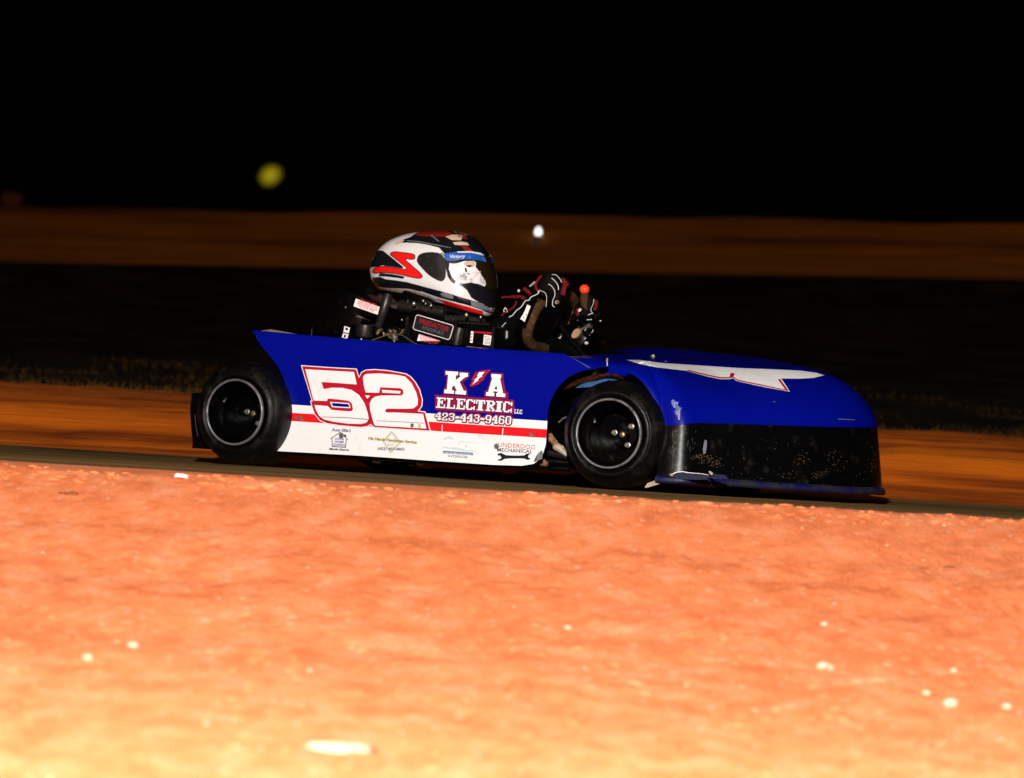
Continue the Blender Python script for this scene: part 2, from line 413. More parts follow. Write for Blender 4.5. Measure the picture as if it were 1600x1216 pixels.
def fbm(p, o=4):
    s = 0; a = 1; 
    for k in range(o): s += a * noise.noise(p); p = p * 2.07; a *= 0.5
    return s
def lin(a, b, n): return [a + (b - a) * i / n for i in range(n + 1)]
def sheet(name, xs, ds, disp, m):
    vs = []; fs = []; nx = len(xs)
    for d in ds:
        for X in xs:
            z = ground_z(X, d)
            vs.append((X, d - CAM_D, z + disp(X, d)))
    for j in range(len(ds) - 1):
        for i in range(nx - 1):
            a = j * nx + i; fs.append([a, a + 1, a + 1 + nx, a + nx])
    me = bpy.data.meshes.new(name); me.from_pydata(vs, [], fs); me.materials.append(m)
    me.polygons.foreach_set('use_smooth', [True] * len(me.polygons))
    o = bpy.data.objects.new(name, me); C.objects.link(o); o['kind'] = 'structure'; return o

def dirt_mat(name, c1, c2, c3, scale, bump, bscale, streak=(1, 1, 1), rough=0.95, pale=None, dark_at=0.35):
    m = bpy.data.materials.new(name); m.use_nodes = True; nt = m.node_tree; b = nt.nodes['Principled BSDF']
    b.inputs['Roughness'].default_value = rough; b.inputs['Specular IOR Level'].default_value = 0.15
    tc = nt.nodes.new('ShaderNodeTexCoord'); mp = nt.nodes.new('ShaderNodeMapping'); mp.inputs['Scale'].default_value = streak
    nt.links.new(tc.outputs['Object'], mp.inputs[0])
    n1 = nt.nodes.new('ShaderNodeTexNoise'); n1.inputs['Scale'].default_value = scale; n1.inputs['Detail'].default_value = 10; n1.inputs['Roughness'].default_value = 0.6
    nt.links.new(mp.outputs[0], n1.inputs[0])
    cr = nt.nodes.new('ShaderNodeValToRGB'); e = cr.color_ramp.elements
    e[0].position = dark_at; e[0].color = (*c1, 1); e[1].position = 0.72; e[1].color = (*c3, 1)
    k = e.new(0.5); k.color = (*c2, 1)
    nt.links.new(n1.outputs[0], cr.inputs[0]); col = cr.outputs[0]
    if pale:
        n3 = nt.nodes.new('ShaderNodeTexNoise'); n3.inputs['Scale'].default_value = 42; n3.inputs['Detail'].default_value = 4
        mp3 = nt.nodes.new('ShaderNodeMapping'); mp3.inputs['Scale'].default_value = (1.3, 0.8, 1)
        nt.links.new(tc.outputs['Object'], mp3.inputs[0]); nt.links.new(mp3.outputs[0], n3.inputs[0])
        c3r = nt.nodes.new('ShaderNodeValToRGB'); c3r.color_ramp.elements[0].position = 0.62; c3r.color_ramp.elements[1].position = 0.74
        nt.links.new(n3.outputs[0], c3r.inputs[0])
        mx = nt.nodes.new('ShaderNodeMixRGB'); mx.inputs[2].default_value = (*pale, 1)
        nt.links.new(c3r.outputs[0], mx.inputs[0]); nt.links.new(col, mx.inputs[1]); col = mx.outputs[0]
    nt.links.new(col, b.inputs['Base Color'])
    n2 = nt.nodes.new('ShaderNodeTexNoise'); n2.inputs['Scale'].default_value = bscale; n2.inputs['Detail'].default_value = 10; n2.inputs['Roughness'].default_value = 0.7
    nt.links.new(mp.outputs[0], n2.inputs[0])
    bp = nt.nodes.new('ShaderNodeBump'); bp.inputs['Strength'].default_value = 1; bp.inputs['Distance'].default_value = bump
    nt.links.new(n2.outputs[0], bp.inputs['Height']); nt.links.new(bp.outputs[0], b.inputs['Normal'])
    return m
BERM = dirt_mat('loose_red_clay', (0.70, 0.155, 0.045), (0.92, 0.250, 0.090), (0.94, 0.34, 0.165), 9.0, 0.006, 75, streak=(1.5, 0.8, 1), pale=(0.92, 0.42, 0.27), dark_at=0.26)
TRACK = dirt_mat('packed_dark_clay', (0.05, 0.028, 0.008), (0.16, 0.085, 0.022), (0.26, 0.13, 0.035), 5, 0.003, 30, streak=(0.12, 1.6, 1))
RIDGE = dirt_mat('orange_clay_bank', (0.14, 0.024, 0.001), (0.58, 0.115, 0.003), (0.70, 0.17, 0.004), 3.2, 0.008, 22, streak=(0.14, 1.5, 4))
GRASSM = dirt_mat('dark_infield', (0.002, 0.0015, 0.0006), (0.010, 0.005, 0.001), (0.060, 0.026, 0.004), 2, 0.02, 20)
FARM = dirt_mat('far_clay_bank', (0.13, 0.036, 0.003), (0.36, 0.115, 0.009), (0.50, 0.16, 0.013), 1.4, 0.02, 12, streak=(0.07, 0.8, 1.9))

def d_berm(X, d):
    p = Vector((X, d, 0)); e = min(1, max(0, (d - 2.6) / 2)) if d < 4.6 else 1
    amp = 1.0 if d < 6.9 else max(0.35, 1 - (d - 6.9) * 3)
    if d >= 7.24: return 0
    lip = (0.007 * fbm(Vector((X * 3.0, 3.3, 9)), 3) + 0.0045 * fbm(Vector((X * 17, d * 6, 9)), 3)) * max(0, 1 - abs(d - 6.98) / 0.16)
    return (0.012 * fbm(p * 1.7, 3) + 0.0045 * fbm(Vector((X * 9, d * 6, 0)), 3) + 0.0034 * fbm(Vector((X * 46, d * 26, 0)), 3)) * amp * (0.55 if d > 6.5 else 1) + lip
xs_b = lin(-40, -1.7, 24)[:-1] + lin(-1.7, 1.7, 520) + lin(1.7, 40, 24)[1:]
ds_b = lin(-6, 2.8, 24)[:-1] + lin(2.8, 6.4, 260)[:-1] + lin(6.4, 7.25, 110)
bank = sheet('dirt_bank', xs_b, ds_b, d_berm, BERM)
def d_track(X, d):
    e = min(1, (d - 7.25) * 8, (9.98 - d) * 8)
    if e <= 0: return 0
    return e * (0.003 * fbm(Vector((X * 0.5, d * 7, 1)), 3)) - 0.004 * e
track = sheet('race_track', lin(-40, -3, 16)[:-1] + lin(-3, 3, 160) + lin(3, 40, 16)[1:], lin(7.25, 10.0, 80), d_track, TRACK)
def d_ridge(X, d):
    e = min(1, max(0, (d - 10.0) * 6), max(0, (12.6 - d) * 3))
    return e * (0.022 * fbm(Vector((X * 0.35, d * 1.5, 4)), 3) + 0.012 * fbm(Vector((X * 2.2, d * 6, 5)), 4))
ridge = sheet('clay_ridge', lin(-40, -3, 20)[:-1] + lin(-3, 3, 200) + lin(3, 40, 20)[1:], lin(10.0, 11.3, 70)[:-1] + lin(11.3, 12.6, 30), d_ridge, RIDGE)
def d_grass(X, d):
    e = min(1, max(0, (d - 12.6) * 2), max(0, (28.0 - d)))
    return e * 0.035 * fbm(Vector((X * 1.2, d * 1.2, 7)), 3)
grass = sheet('infield_ground', lin(-60, 60, 160), lin(12.6, 28.0, 60), d_grass, GRASSM)
def d_far(X, d):
    e = min(1, max(0, (d - 28.0) * 3), max(0, (31.5 - d)))
    return e * (0.05 * fbm(Vector((X * 0.12, d * 1.6, 2)), 3) + 0.03 * fbm(Vector((X * 0.5, d * 5, 2)), 3))
far = sheet('far_bank', lin(-90, -8, 20)[:-1] + lin(-8, 8, 130) + lin(8, 90, 20)[1:], lin(28.0, 31.5, 60) + [40, 60, 200, 900], d_far, FARM)
# wide ground left and right, out to the horizon
og = MB(); og.add([(-900, -300, -0.6), (900, -300, -0.6), (900, 900, -0.6), (-900, 900, -0.6)], [[0, 1, 2, 3]])
o = og.build('ground', GRASSM); o['kind'] = 'structure'

# short dry grass along the edge of the infield
gm = mat('dry_grass', (0.075, 0.034, 0.006), 0.9, spec=0.1, var=0.5, dirt_scale=3)
gb = MB()
for i in range(9000):
    d = 11.2 + 6.5 * random.random() ** 1.6; hw = 800 / FPX * d * 1.5; X = random.uniform(-hw, hw)
    if noise.noise(Vector((X * 1.3, d * 1.1, 3))) < -0.12: continue
    z = ground_z(X, d) + (d_ridge(X, d) if d < 12.6 else d_grass(X, d)); h = random.uniform(.006, .028) * min(1, (d - 11) * .9); w = random.uniform(.002, .005)
    a = random.uniform(-1, 1) * h; c = random.uniform(-.5, .5) * h; Y = d - CAM_D
    gb.v += [Vector((X - w, Y, z - .004)), Vector((X + w, Y + w, z - .004)), Vector((X + a, Y + c, z + h))]
    k = len(gb.v); gb.f.append([k - 3, k - 2, k - 1]); gb.mi.append(0)
o = gb.build('dry_grass', gm, fixn=False); o['kind'] = 'stuff'; o['label'] = 'short dry grass along the dark infield behind the car'; o['category'] = 'grass'

# loose clods and pebbles on the near bank: nobody could count them
def lump(mb, c, r, sc, m=0):
    ph = random.random() * 99; vs = []; n1, n2 = 7, 4
    for i in range(n2 + 1):
        a = math.pi * i / n2
        for k in range(n1):
            t = 2 * math.pi * k / n1 + ph
            q = Vector((math.sin(a) * math.cos(t), math.sin(a) * math.sin(t), math.cos(a)))
            q *= 1 + 0.35 * noise.noise(q * 1.7 + Vector((ph, 0, 0)))
            vs.append(Vector(c) + Vector((q.x * sc[0], q.y * sc[1], q.z * sc[2])) * r)
    fs = [[i * n1 + k, i * n1 + (k + 1) % n1, (i + 1) * n1 + (k + 1) % n1, (i + 1) * n1 + k] for i in range(n2) for k in range(n1)]
    mb.add(vs, fs, m)
cl = MB()
for i in range(2600):
    d = 3.0 + 4.05 * random.random() ** 0.75; hw = 800 / FPX * d * 1.4
    X = random.uniform(-hw, hw); r = random.choice((0.0015, 0.002, 0.003, 0.004, 0.006)) * (0.55 if d > 5.9 else 1.0)
    lump(cl, (X, d - CAM_D, ground_z(X, d) + d_berm(X, d) - r * 0.05), r, (random.uniform(1.2, 2.8), 1.2, random.uniform(.3, .55)))
for i in range(260):                           # lumps thrown up along the crest
    X = random.uniform(-1.3, 1.3); d = random.uniform(6.85, 7.02); r = random.uniform(.003, .009) * random.random() ** .5
    lump(cl, (X, d - CAM_D, ground_z(X, d) + d_berm(X, d) - r * .1), r, (random.uniform(1.3, 3.2), 1.2, random.uniform(.5, .8)))
clod = cl.build('clay_clod', BERM, fixn=False, smooth='all'); clod['kind'] = 'stuff'; clod['label'] = 'loose clods of red clay scattered over the near bank'; clod['category'] = 'clods'
PEB = mat('pale_pebble', (0.90, 0.40, 0.26), 0.8, var=0.2, dirt_scale=50)
pb = MB()
for i in range(70):
    d = 3.2 + 3.7 * random.random(); hw = 800 / FPX * d * 1.3; X = random.uniform(-hw, hw); r = random.uniform(.0015, .0035)
    lump(pb, (X, d - CAM_D, ground_z(X, d) + d_berm(X, d) + r * .3), r, (1.4, 1, .7))
peb = pb.build('pebble', PEB, fixn=False, smooth='all'); peb['kind'] = 'stuff'; peb['label'] = 'tiny pale pebbles scattered over the near clay bank'; peb['category'] = 'pebbles'
def on_bank(px, py):                           # where a pixel's ray meets the near bank
    for k in range(700):
        d = 2.8 + k * 0.0061; p = at_depth(px, py, d)
        if p.z <= ground_z(p.x, d) + d_berm(p.x, d): return p
    return at_depth(px, py, 6.9)
STN = [(1285, 1045, .011, 'pale stone right of centre on the near bank, left one of a close pair'), (1295, 1047, .009, 'pale stone touching its left neighbour on the near bank'),
       (1485, 1104, .012, 'largest round pale stone at lower right of the clay bank'), (1448, 1086, .007, 'small pale stone up left of the largest round one at lower right'),
       (1573, 1108, .008, 'pale stone near the right edge of the clay bank'), (1288, 978, .007, 'lone pale stone above the close pair on the bank'),
       (208, 1012, .009, 'pale stone on the left side of the bank, upper of two'), (137, 1031, .008, 'pale stone on the left side of the bank, lower of two'),
       (887, 983, .006, 'small pale stone near the middle of the bank'), (1490, 1050, .006, 'small pale stone below the right dark clod patch')]
for px, py, r, lb in STN:
    p = on_bank(px, py); mb = MB(); lump(mb, p + Vector((0, 0, r * .4)), r, (1.2, 1, .75))
    o = mb.build('stone', PEB, smooth='all', loc=p); o['label'] = lb; o['category'] = 'stone'; o['group'] = 'pale stones on the clay bank'
p = on_bank(530, 1178); mb = MB(); lump(mb, p + Vector((0, .02, .004)), .03, (1.8, .9, .35))
o = mb.build('stone', PEB, smooth='all', loc=p); o['label'] = 'big flat pale rock lying lowest on the bank, blurred'; o['category'] = 'stone'; o['group'] = 'pale stones on the clay bank'
DCL = mat('dark_clod', (0.20, 0.055, 0.015), 0.9, var=0.3, dirt_scale=60)
for px, py, r, lb in [(1482, 887, .010, 'dark brown clod on the right of the bank'), (1444, 889, .006, 'small dark clod just left of a bigger dark clod'), (105, 772, .012, 'dark clod near the top left of the bank')]:
    p = on_bank(px, py); mb = MB()
    for k in range(5): lump(mb, p + Vector((random.uniform(-1.4, 1.4) * r, random.uniform(-.5, .5) * r, r * .1)), r * random.uniform(.4, .7), (1.3, 1, .6))
    o = mb.build('dirt_clod', DCL, smooth='all', loc=p); o['label'] = lb; o['category'] = 'clod'; o['group'] = 'dark clods on the clay bank'
p = at_depth(283, 744, 6.93); p.z = ground_z(p.x, 6.93) + d_berm(p.x, 6.93)
mb = MB(); mb.plate([p + Vector(v) for v in ((-.015, -.004, .003), (-.006, -.008, .005), (.006, -.007, .003), (.016, -.006, .003), (.014, .004, .008), (.002, .007, .010), (-.012, .005, .010))], (0, .001, .0015))
o = mb.build('litter_scrap', M['patch'], loc=p); o['label'] = 'small white scrap of litter on the crest of the near bank'; o['category'] = 'litter'

# ------------------------------------------------------------------ far lamps and markers
def lamp(name, px, py, pyb, d, r, m, label, sc=(1, 1, 1), hood=True):
    global LAMP_Z
    p = at_depth(px, py, d); b = at_depth(px, pyb, d); zb = min(b.z, p.z - r); LAMP_Z = p.z - zb
    if hood: _soft_glow(m, r)
    t = empty(name, label, 'lamp', (p.x, p.y, zb))
    L = Vector((0, 0, p.z - zb))
    MB().ball(L, r, sc).build('lamp_globe', m, t, smooth='all')
    a = MB(); a.tube([(0, 0.01, -.3), (0, 0.01, L.z - r * .8)], max(.012, r * .18)); a.build('post', M['blackmatte'], t, smooth=True)
    if hood:
        h = MB(); h.lathe([(r * 1.0, .05), (r * 1.02, r * .15), (r * 1.02, r * .95), (r * .5, r * 1.15), (0.001, r * 1.2)], L + Vector((0, .02, 0)), 'Y', 20); h.build('lamp_housing', M['blackmatte'], t, smooth=True)
    return t
lamp('caution_lamp', 423, 275, 330, 40.0, .175, M['yellowlamp'], 'round yellow lamp glowing out of focus above the far bank', (1.0, .5, 1.0))
lamp('trackside_lamp', 841, 365, 412, 29.2, .030, M['whitelamp'], 'small bright white lamp on a post against the far bank', (.95, .6, 2.0), hood=False)
lamp('dim_lamp', 18, 311, 322, 34.0, .08, M['redlamp'], 'dim orange lamp just over the far bank at the left edge', (1.6, .5, 1), hood=False)
p = at_depth(838, 392, 29.0); mb = MB(); mb.box(p, (.085, .05, .30), bev=.01)
o = mb.build('marker_post', M['postpaint'], loc=p); o['label'] = 'stubby brown post standing just under the small white lamp'; o['category'] = 'post'

# ------------------------------------------------------------------ the race car
car = empty('race_car', 'low blue and white race car numbered 52 on the dirt track', 'race car', CAR, -YAW)
YP = -0.455                                   # plane of its right side
px_top = [(397, 518), (440, 522), (520, 529), (600, 536), (660, 540.5), (730, 545), (790, 548.5), (850, 552.5), (884, 555)]
px_seam = [(905, 566), (924, 577)]
px_arch = [(912, 579), (898, 584), (886, 591), (876, 600), (867, 612), (860, 627), (856, 642), (855, 660), (854, 680), (853, 695)]
px_nosec = [(849, 708), (843, 718), (834, 725), (815, 728)]
px_bot = [(770, 726.5), (680, 720.5), (560, 712), (480, 707.5), (433, 705)]
px_rear = [(436, 697), (442, 684), (446, 668), (449.5, 650), (450.5, 630), (449, 612), (444, 594), (437, 578), (428, 564), (418, 552), (408, 540), (401, 530)]
side_px = px_top + px_seam + px_arch + px_nosec + px_bot + px_rear
sp = MB()
# outer sheet as a grid-free plate, top edge leaning out a little at the rear spike
poly = [U(a, b, YP) for a, b in side_px]
sp.plate(poly, (0, .004, 0))
side = sp.build('side_panel', M['blue'], car, label='near side panel in blue over white with sponsor prints')
class FlatTarget:                              # the panel's outer plane, so that prints reach its very edge
    def ray_cast(s, o, d): return o + d * ((YP - o.y) / d.y), Vector((0, -1, 0)), 0, 0
bvS = FlatTarget()
# rolled top rail of the side panel
rail = MB(); rail.tube([U(a, b + 1.0, YP + .004) for a, b in px_top], .0055, 8); rail.build('top_rail', M['blue'], side, smooth=True)
capm = MB(); capm.add([U(398, 518.5, YP), U(446, 522.5, YP), U(446, 522.5, YP) + Vector((0, .09, .004)), U(398, 518.5, YP) + Vector((0.01, .07, .012))], [[0, 1, 2, 3]])
capm.build('rear_flange', M['cream'], side, fixn=False)
# lettering and stripes on the panel (flat vinyl)
wpoly = [(449.6, 632), (560, 639), (700, 648), (855.5, 658), (854, 680), (853, 695), (849, 708), (843, 718), (834, 725), (815, 728), (770, 726.5), (680, 720.5), (560, 712), (480, 707.5), (433, 705), (436, 697), (442, 684), (446, 668), (449.4, 650)]
decal('white_stripe', tri2d([wpoly]), bvS, M['white'], side, .0008)
decal('red_stripe', tri2d([[(449.5, 644.8), (560, 651.5), (700, 661), (855, 671), (853.8, 684.5), (700, 675), (560, 665), (447.5, 657.3)]]), bvS, M['red'], side, .0016)
decal('panel_crease', tri2d([[(505, 651.2), (545, 652.4), (577, 655.2), (577, 656.2), (545, 653.4), (505, 652.0)]]), bvS, M['greyprint'], side, .0052)
decal('panel_crease', tri2d([[(590, 657.2), (640, 659.6), (664, 661.2), (664, 661.9), (640, 660.4), (590, 657.9)]]), bvS, M['greyprint'], side, .0052)
for a in ((691.5, 664, 691.0, 673.5), (786.6, 669.5, 785.4, 679.5)):
    decal('scratch', tri2d([[(a[0] - .5, a[1]), (a[0] + .5, a[1]), (a[2] + .9, a[3]), (a[2] - .5, a[3])]]), bvS, M['white'], side, .0024)
zA = zoom(450, 560, 6.957)
out52 = [(145, 75), (450, 96), (752, 113), (778, 200), (800, 150), (850, 124), (950, 118), (1080, 128), (1180, 145), (1290, 165), (1345, 200), (1395, 260), (1440, 340), (1470, 450), (1465, 520), (1430, 570), (1500, 580), (1558, 797), (1250, 777), (940, 757), (905, 725), (870, 745), (800, 755), (740, 752), (560, 735), (430, 715), (350, 680), (290, 610), (262, 530), (245, 462), (262, 460)]
decal('number_border', tri2d([zA(out52)]), bvS, M['white'], side, .0024)
red52 = inflate(out52, -9)
decal('number_outline', tri2d([zA(red52)]), bvS, M['crimson'], side, .0031)
five = [(195, 120), (725, 150), (755, 285), (560, 270), (370, 258), (395, 335), (480, 320), (600, 322), (700, 345), (780, 400), (840, 490), (875, 600), (885, 660), (860, 700), (800, 715), (650, 710), (500, 690), (400, 665), (345, 625), (310, 560), (295, 508), (440, 520), (480, 560), (560, 570), (690, 578), (715, 555), (700, 490), (665, 462), (560, 448), (440, 438), (430, 465), (285, 460)]
two = [(840, 180), (870, 170), (1000, 165), (1180, 180), (1280, 200), (1350, 270), (1400, 370), (1420, 450), (1415, 510), (1370, 545), (1290, 550), (1080, 548), (1062, 570), (1075, 590), (1200, 590), (1475, 605), (1510, 765), (950, 732), (930, 680), (900, 560), (895, 490), (920, 440), (960, 415), (1030, 405), (1240, 405), (1265, 380), (1255, 340), (1220, 325), (1010, 315), (998, 375), (850, 372), (830, 290), (822, 210)]
decal('digit', tri2d([zA(five)]), bvS, M['white'], side, .0038, label='white digit 5')
decal('digit', tri2d([zA(two)]), bvS, M['white'], side, .0038, label='white digit 2')
for q in ([(463, 474), (672, 488), (688, 543), (486, 532)], [(1028, 343), (1232, 358), (1226, 384), (1032, 374)], [(845, 402), (900, 408), (868, 440)]):
    decal('number_slot', tri2d([zA(q)]), bvS, M['white'], side, .0038)
decal('number_slot', tri2d([zA([(483, 485), (664, 498), (676, 532), (497, 521)])]), bvS, M['blue'], side, .0044)
zB = zoom(660, 560, 6.757)
Kb = [(238, 122), (502, 145), (500, 202), (425, 255), (478, 332), (486, 398), (222, 385), (228, 318), (250, 300), (262, 190), (236, 185)]
Ab = [(722, 150), (862, 160), (858, 222), (884, 350), (912, 362), (906, 432), (658, 414), (662, 345), (690, 335), (724, 220)]
decal('letter_backing', tri2d([zB(Kb)]), bvS, M['maroon'], side, .0022)
decal('letter_backing', tri2d([zB(Ab)]), bvS, M['maroon'], side, .0023)
decal('letter_backing', tri2d([zB([(136, 385), (560, 412), (972, 440), (978, 592), (560, 572), (138, 545)])]), bvS, M['maroon'], side, .0027)
PQ = ((148, 572), (948, 614), (138, 650), (940, 702))
decal('letter_backing', tri2d([zB(q) for q in bits('423-443-9460', *PQ, gap=.12, dil=4)]), bvS, M['maroon'], side, .0024)
decal('letter_shadow', tri2d([zB(q) for q in bits('423-443-9460', *PQ, gap=.12, dil=1)]), bvS, M['navy'], side, .0031)
decal('letter_shadow', tri2d([zB(q) for q in bits('ELECTRIC', (158, 414), (958, 464), (148, 524), (948, 576), gap=.10, dil=1)]), bvS, M['navy'], side, .0031)
K = [(250, 135), (385, 143), (382, 180), (362, 181), (357, 232), (412, 188), (398, 182), (401, 150), (490, 157), (487, 195), (464, 198), (400, 248), (442, 342), (470, 345), (466, 386), (352, 378), (355, 345), (370, 343), (342, 288), (322, 303), (318, 338), (342, 341), (339, 376), (235, 368), (240, 330), (265, 328), (278, 175), (252, 172)]
A = [(735, 165), (840, 172), (837, 210), (826, 212), (860, 372), (884, 375), (880, 412), (785, 405), (788, 368), (802, 366), (797, 352), (757, 349), (752, 362), (768, 366), (764, 402), (675, 396), (680, 358), (700, 357), (745, 205), (733, 203)]
Ah = [(786, 285), (767, 328), (798, 330)]
decal('letter_shadow', tri2d([zB(inflate(K, 8))]), bvS, M['navy'], side, .0029)
decal('letter_shadow', tri2d([zB(inflate(A, 8))]), bvS, M['navy'], side, .0030)
decal('letter', tri2d([zB(K)]), bvS, M['white'], side, .0037, label='white slab letter K')
decal('letter', tri2d([[zB(A), zB(Ah)]]), bvS, M['white'], side, .0037, label='white slab letter A')
decal('lightning_bolt', tri2d([zB([(565, 148), (640, 128), (728, 120), (655, 205), (662, 222), (600, 262), (605, 270), (520, 302), (503, 285), (535, 238), (520, 228), (545, 190)])]), bvS, M['crimson'], side, .0026)
decal('lightning_bolt', tri2d([zB([(590, 143), (680, 140), (648, 180), (660, 184), (612, 222), (622, 226), (520, 290), (552, 236), (540, 232), (582, 192), (570, 188)])]), bvS, M['navy'], side, .0031)
decal('lightning_bolt', tri2d([zB([(605, 147), (668, 144), (632, 183), (646, 186), (592, 224), (604, 229), (527, 283), (562, 237), (551, 233), (594, 192), (580, 190)])]), bvS, M['white'], side, .0037)
E1 = bits('ELECTRIC', (158, 412), (958, 462), (148, 522), (948, 574), gap=.10)
decal('lettering', tri2d([zB(inflate(q, 5)) for q in E1][:0] + [zB(q) for q in E1]), bvS, M['white'], side, .0037, label='ELECTRIC in white slab capitals')
P1 = bits('423-443-9460', (148, 572), (948, 614), (138, 650), (940, 702), gap=.12)
decal('lettering', tri2d([zB(q) for q in P1]), bvS, M['white'], side, .0037, label='white phone number')
R3 = (1, .065)
decal('lettering', bits and tri2d([zB(q) for q in bits('LLC', (978, 538), (1060, 544), (976, 582), (1058, 590), gap=.1)]), bvS, M['white'], side, .0037, label='small white LLC')
UP = (0.04, -1)
def tx(s, x, y, size, m, width=None, bold=0.0, shear=0.0, slope=.055, bv=None, par=None, off=.0022, align='CENTER', up=UP, name='lettering'):
    return decal(name, text2d(s, (x, y), (1, slope), up, size, width, bold, shear, align), bv or bvS, m, par or side, off)
tx("Aunt Ellie's", 533.5, 674.5, 6.5, M['violetprint'], 31, .03, .35)
tx('DOWN', 531, 687.8, 4.6, M['violetprint'], 14, .03)
tx('HOME', 530.6, 692.2, 4.6, M['violetprint'], 14, .03)
tx('COOKING', 530.2, 696.8, 4.6, M['violetprint'], 19, .03)
tx('Maggie George', 530, 704, 5.0, M['blackprint'], 31, .03, .35)
def line2(pts, w):
    out = []
    for a, b in zip(pts[:-1], pts[1:]):
        d = (Vector(b) - Vector(a)).normalized(); n = Vector((-d.y, d.x)) * w / 2
        out.append([tuple(Vector(a) + n), tuple(Vector(b) + n), tuple(Vector(b) - n), tuple(Vector(a) - n)])
    return out
decal('house_logo', tri2d(line2([(517, 685.8), (532, 675.5), (544.6, 687.6)], .9) + line2([(519.5, 685), (519.6, 697.6), (540.6, 699.2), (541.6, 686.2)], 1.1)), bvS, M['blackprint'], side, .0022)
decal('house_logo', tri2d([[(538.2, 679.5), (541.6, 679.5), (541.2, 684.4), (538.4, 682.5)]]), bvS, M['blackprint'], side, .0025)
tx('His Hands Handyman Service', 614, 690.2, 6.4, M['goldprint'], 76, .05, 0, .085)
tx('LLC', 611.5, 696.3, 4.8, M['goldprint'], 10, .01, .2, .07)
tx('(423) 453-4802', 611.5, 703.5, 5.8, M['greyprint'], 42, .03, .1, .03)
decal('diamond_logo', tri2d(line2([(612.8, 674.6), (626.5, 691.5), (611, 707.5), (598.8, 689.4), (612.8, 674.6)], .9)), bvS, M['goldprint'], side, .0024)
decal('diamond_logo', tri2d(line2([(612.6, 677.6), (623.8, 691.3), (611.2, 704.6), (601.2, 689.6), (612.6, 677.6)], .45)), bvS, M['goldprint'], side, .0024)
zC = zoom(680, 670, 8.889)
decal('mountain_logo', tri2d([zC([(105, 155), (150, 118), (195, 100), (240, 115), (275, 165), (225, 140), (190, 130), (150, 150)]), zC([(330, 165), (420, 178), (570, 182), (570, 190), (420, 188), (330, 180)]), zC([(110, 240), (200, 262), (280, 255), (400, 285), (570, 312), (580, 325), (400, 305), (250, 285), (110, 262)])]), bvS, M['paleblue'], side, .0020)
decal('mountain_logo', tri2d([zC([(118, 305), (530, 335), (528, 370), (116, 342)])]), bvS, M['tealprint'], side, .0020)
tx('BLUE MOUNTAIN', 716.3, 710.0, 3.4, M['white'], 40, .01, 0, .07, off=.0026)
tx('INTERIOR', 716, 715.4, 5.4, M['greyprint'], 31, .006, 0, .07)
for q in ([(330, 208), (340, 206), (342, 218), (332, 220)], [(430, 236), (434, 220), (440, 238), (432, 262)], [(470, 206), (480, 210), (474, 222)]):
    decal('mountain_logo', tri2d([zC(q)]), bvS, M['greyprint'], side, .0024)
tx('UNDERDOG', 807.5, 700.3, 10.0, M['salmonprint'], 58, .006, 0, .075)
tx('MECHANICAL', 804.8, 707.0, 8.2, M['blackprint'], 55, .008, 0, .05)
wr = smooth_poly([(862, 368), (885, 340), (930, 338), (965, 360), (1000, 372), (1240, 375), (1268, 350), (1300, 342), (1332, 350), (1296, 368), (1296, 400), (1325, 412), (1330, 418), (1290, 437), (1255, 420), (1235, 412), (990, 412), (950, 428), (930, 445), (880, 445), (870, 425), (905, 425), (925, 408), (915, 378), (895, 372)])
decal('wrench_logo', tri2d([zC(wr)]), bvS, M['blackprint'], side, .0022)
decal('scuff_mark', tri2d([zC([(1495, 300), (1500, 345), (1495, 415), (1440, 440), (1375, 462), (1385, 425), (1415, 370), (1450, 325)])]), bvS, M['scuff'], side, .0030)
# rivets with their heads
def rivet(px, py, r, par, y=YP, m=None, nm='rivet'):
    p = U(px, py, y); b = MB(); b.lathe([(r * 1.0, .0), (r * .95, -.0025), (r * .7, -.005), (r * .45, -.0048), (r * .35, -.003), (0.0001, -.003)], (0, -.004, 0), 'Y', 14)
    return b.build(nm, m or M['steel'], par, smooth=True, loc=None) if False else _mv(b, nm, m or M['steel'], par, p)
def _mv(b, nm, m, par, p):
    o = b.build(nm, m, par, smooth=True); o.location = p; return o
for a in ((465.3, 653.2, .0055), (534.6, 680.6, .0078), (645.3, 664.9, .0058), (832.2, 678.5, .0055), (776.8, 697.3, .0075)):
    rivet(a[0], a[1], a[2], side)
for a in ((472, 653.6), (656, 665.6)):
    decal('rust_stain', tri2d([[(a[0] - 2, a[1] - 3), (a[0] + 3, a[1] - 2.6), (a[0] + 3, a[1] + 4), (a[0] - 1, a[1] + 3)]]), bvS, M['muddy'] if a[0] < 500 else M['hcream'], side, .0046)

# --- nose: one skin from the wheel arch over the bonnet to the nose lip
archN = [(884, 555), (905, 566), (924, 576.5), (940, 573.5), (955, 574), (970, 577), (984, 583), (998, 592), (1010, 605), (1021, 622), (1029, 640), (1034, 655), (1036, 664)]
B = [U(a, b, YP) for a, b in archN]
zl = B[-1].z
x_c = B[-1].x
nosepl = [(x_c + .03, -.455), (x_c + .055, -.449), (x_c + .072, -.435), (x_c + .092, -.405), (x_c + .155, -.325), (x_c + .225, -.23), (x_c + .295, -.13), (x_c + .345, -.03), (x_c + .372, .06), (x_c + .380, .14), (x_c + .365, .22), (x_c + .315, .30), (x_c + .23, .38), (x_c + .10, .43), (x_c - .05, .455), (x_c - .2, .455), (x_c - .40, .455)]
zn = [zl + (0.212 - zl) * max(0, min(1, (i) / 9)) for i in range(len(nosepl))]
for (a, b), z in zip(nosepl, zn): B.append(Vector((a, b, z)))
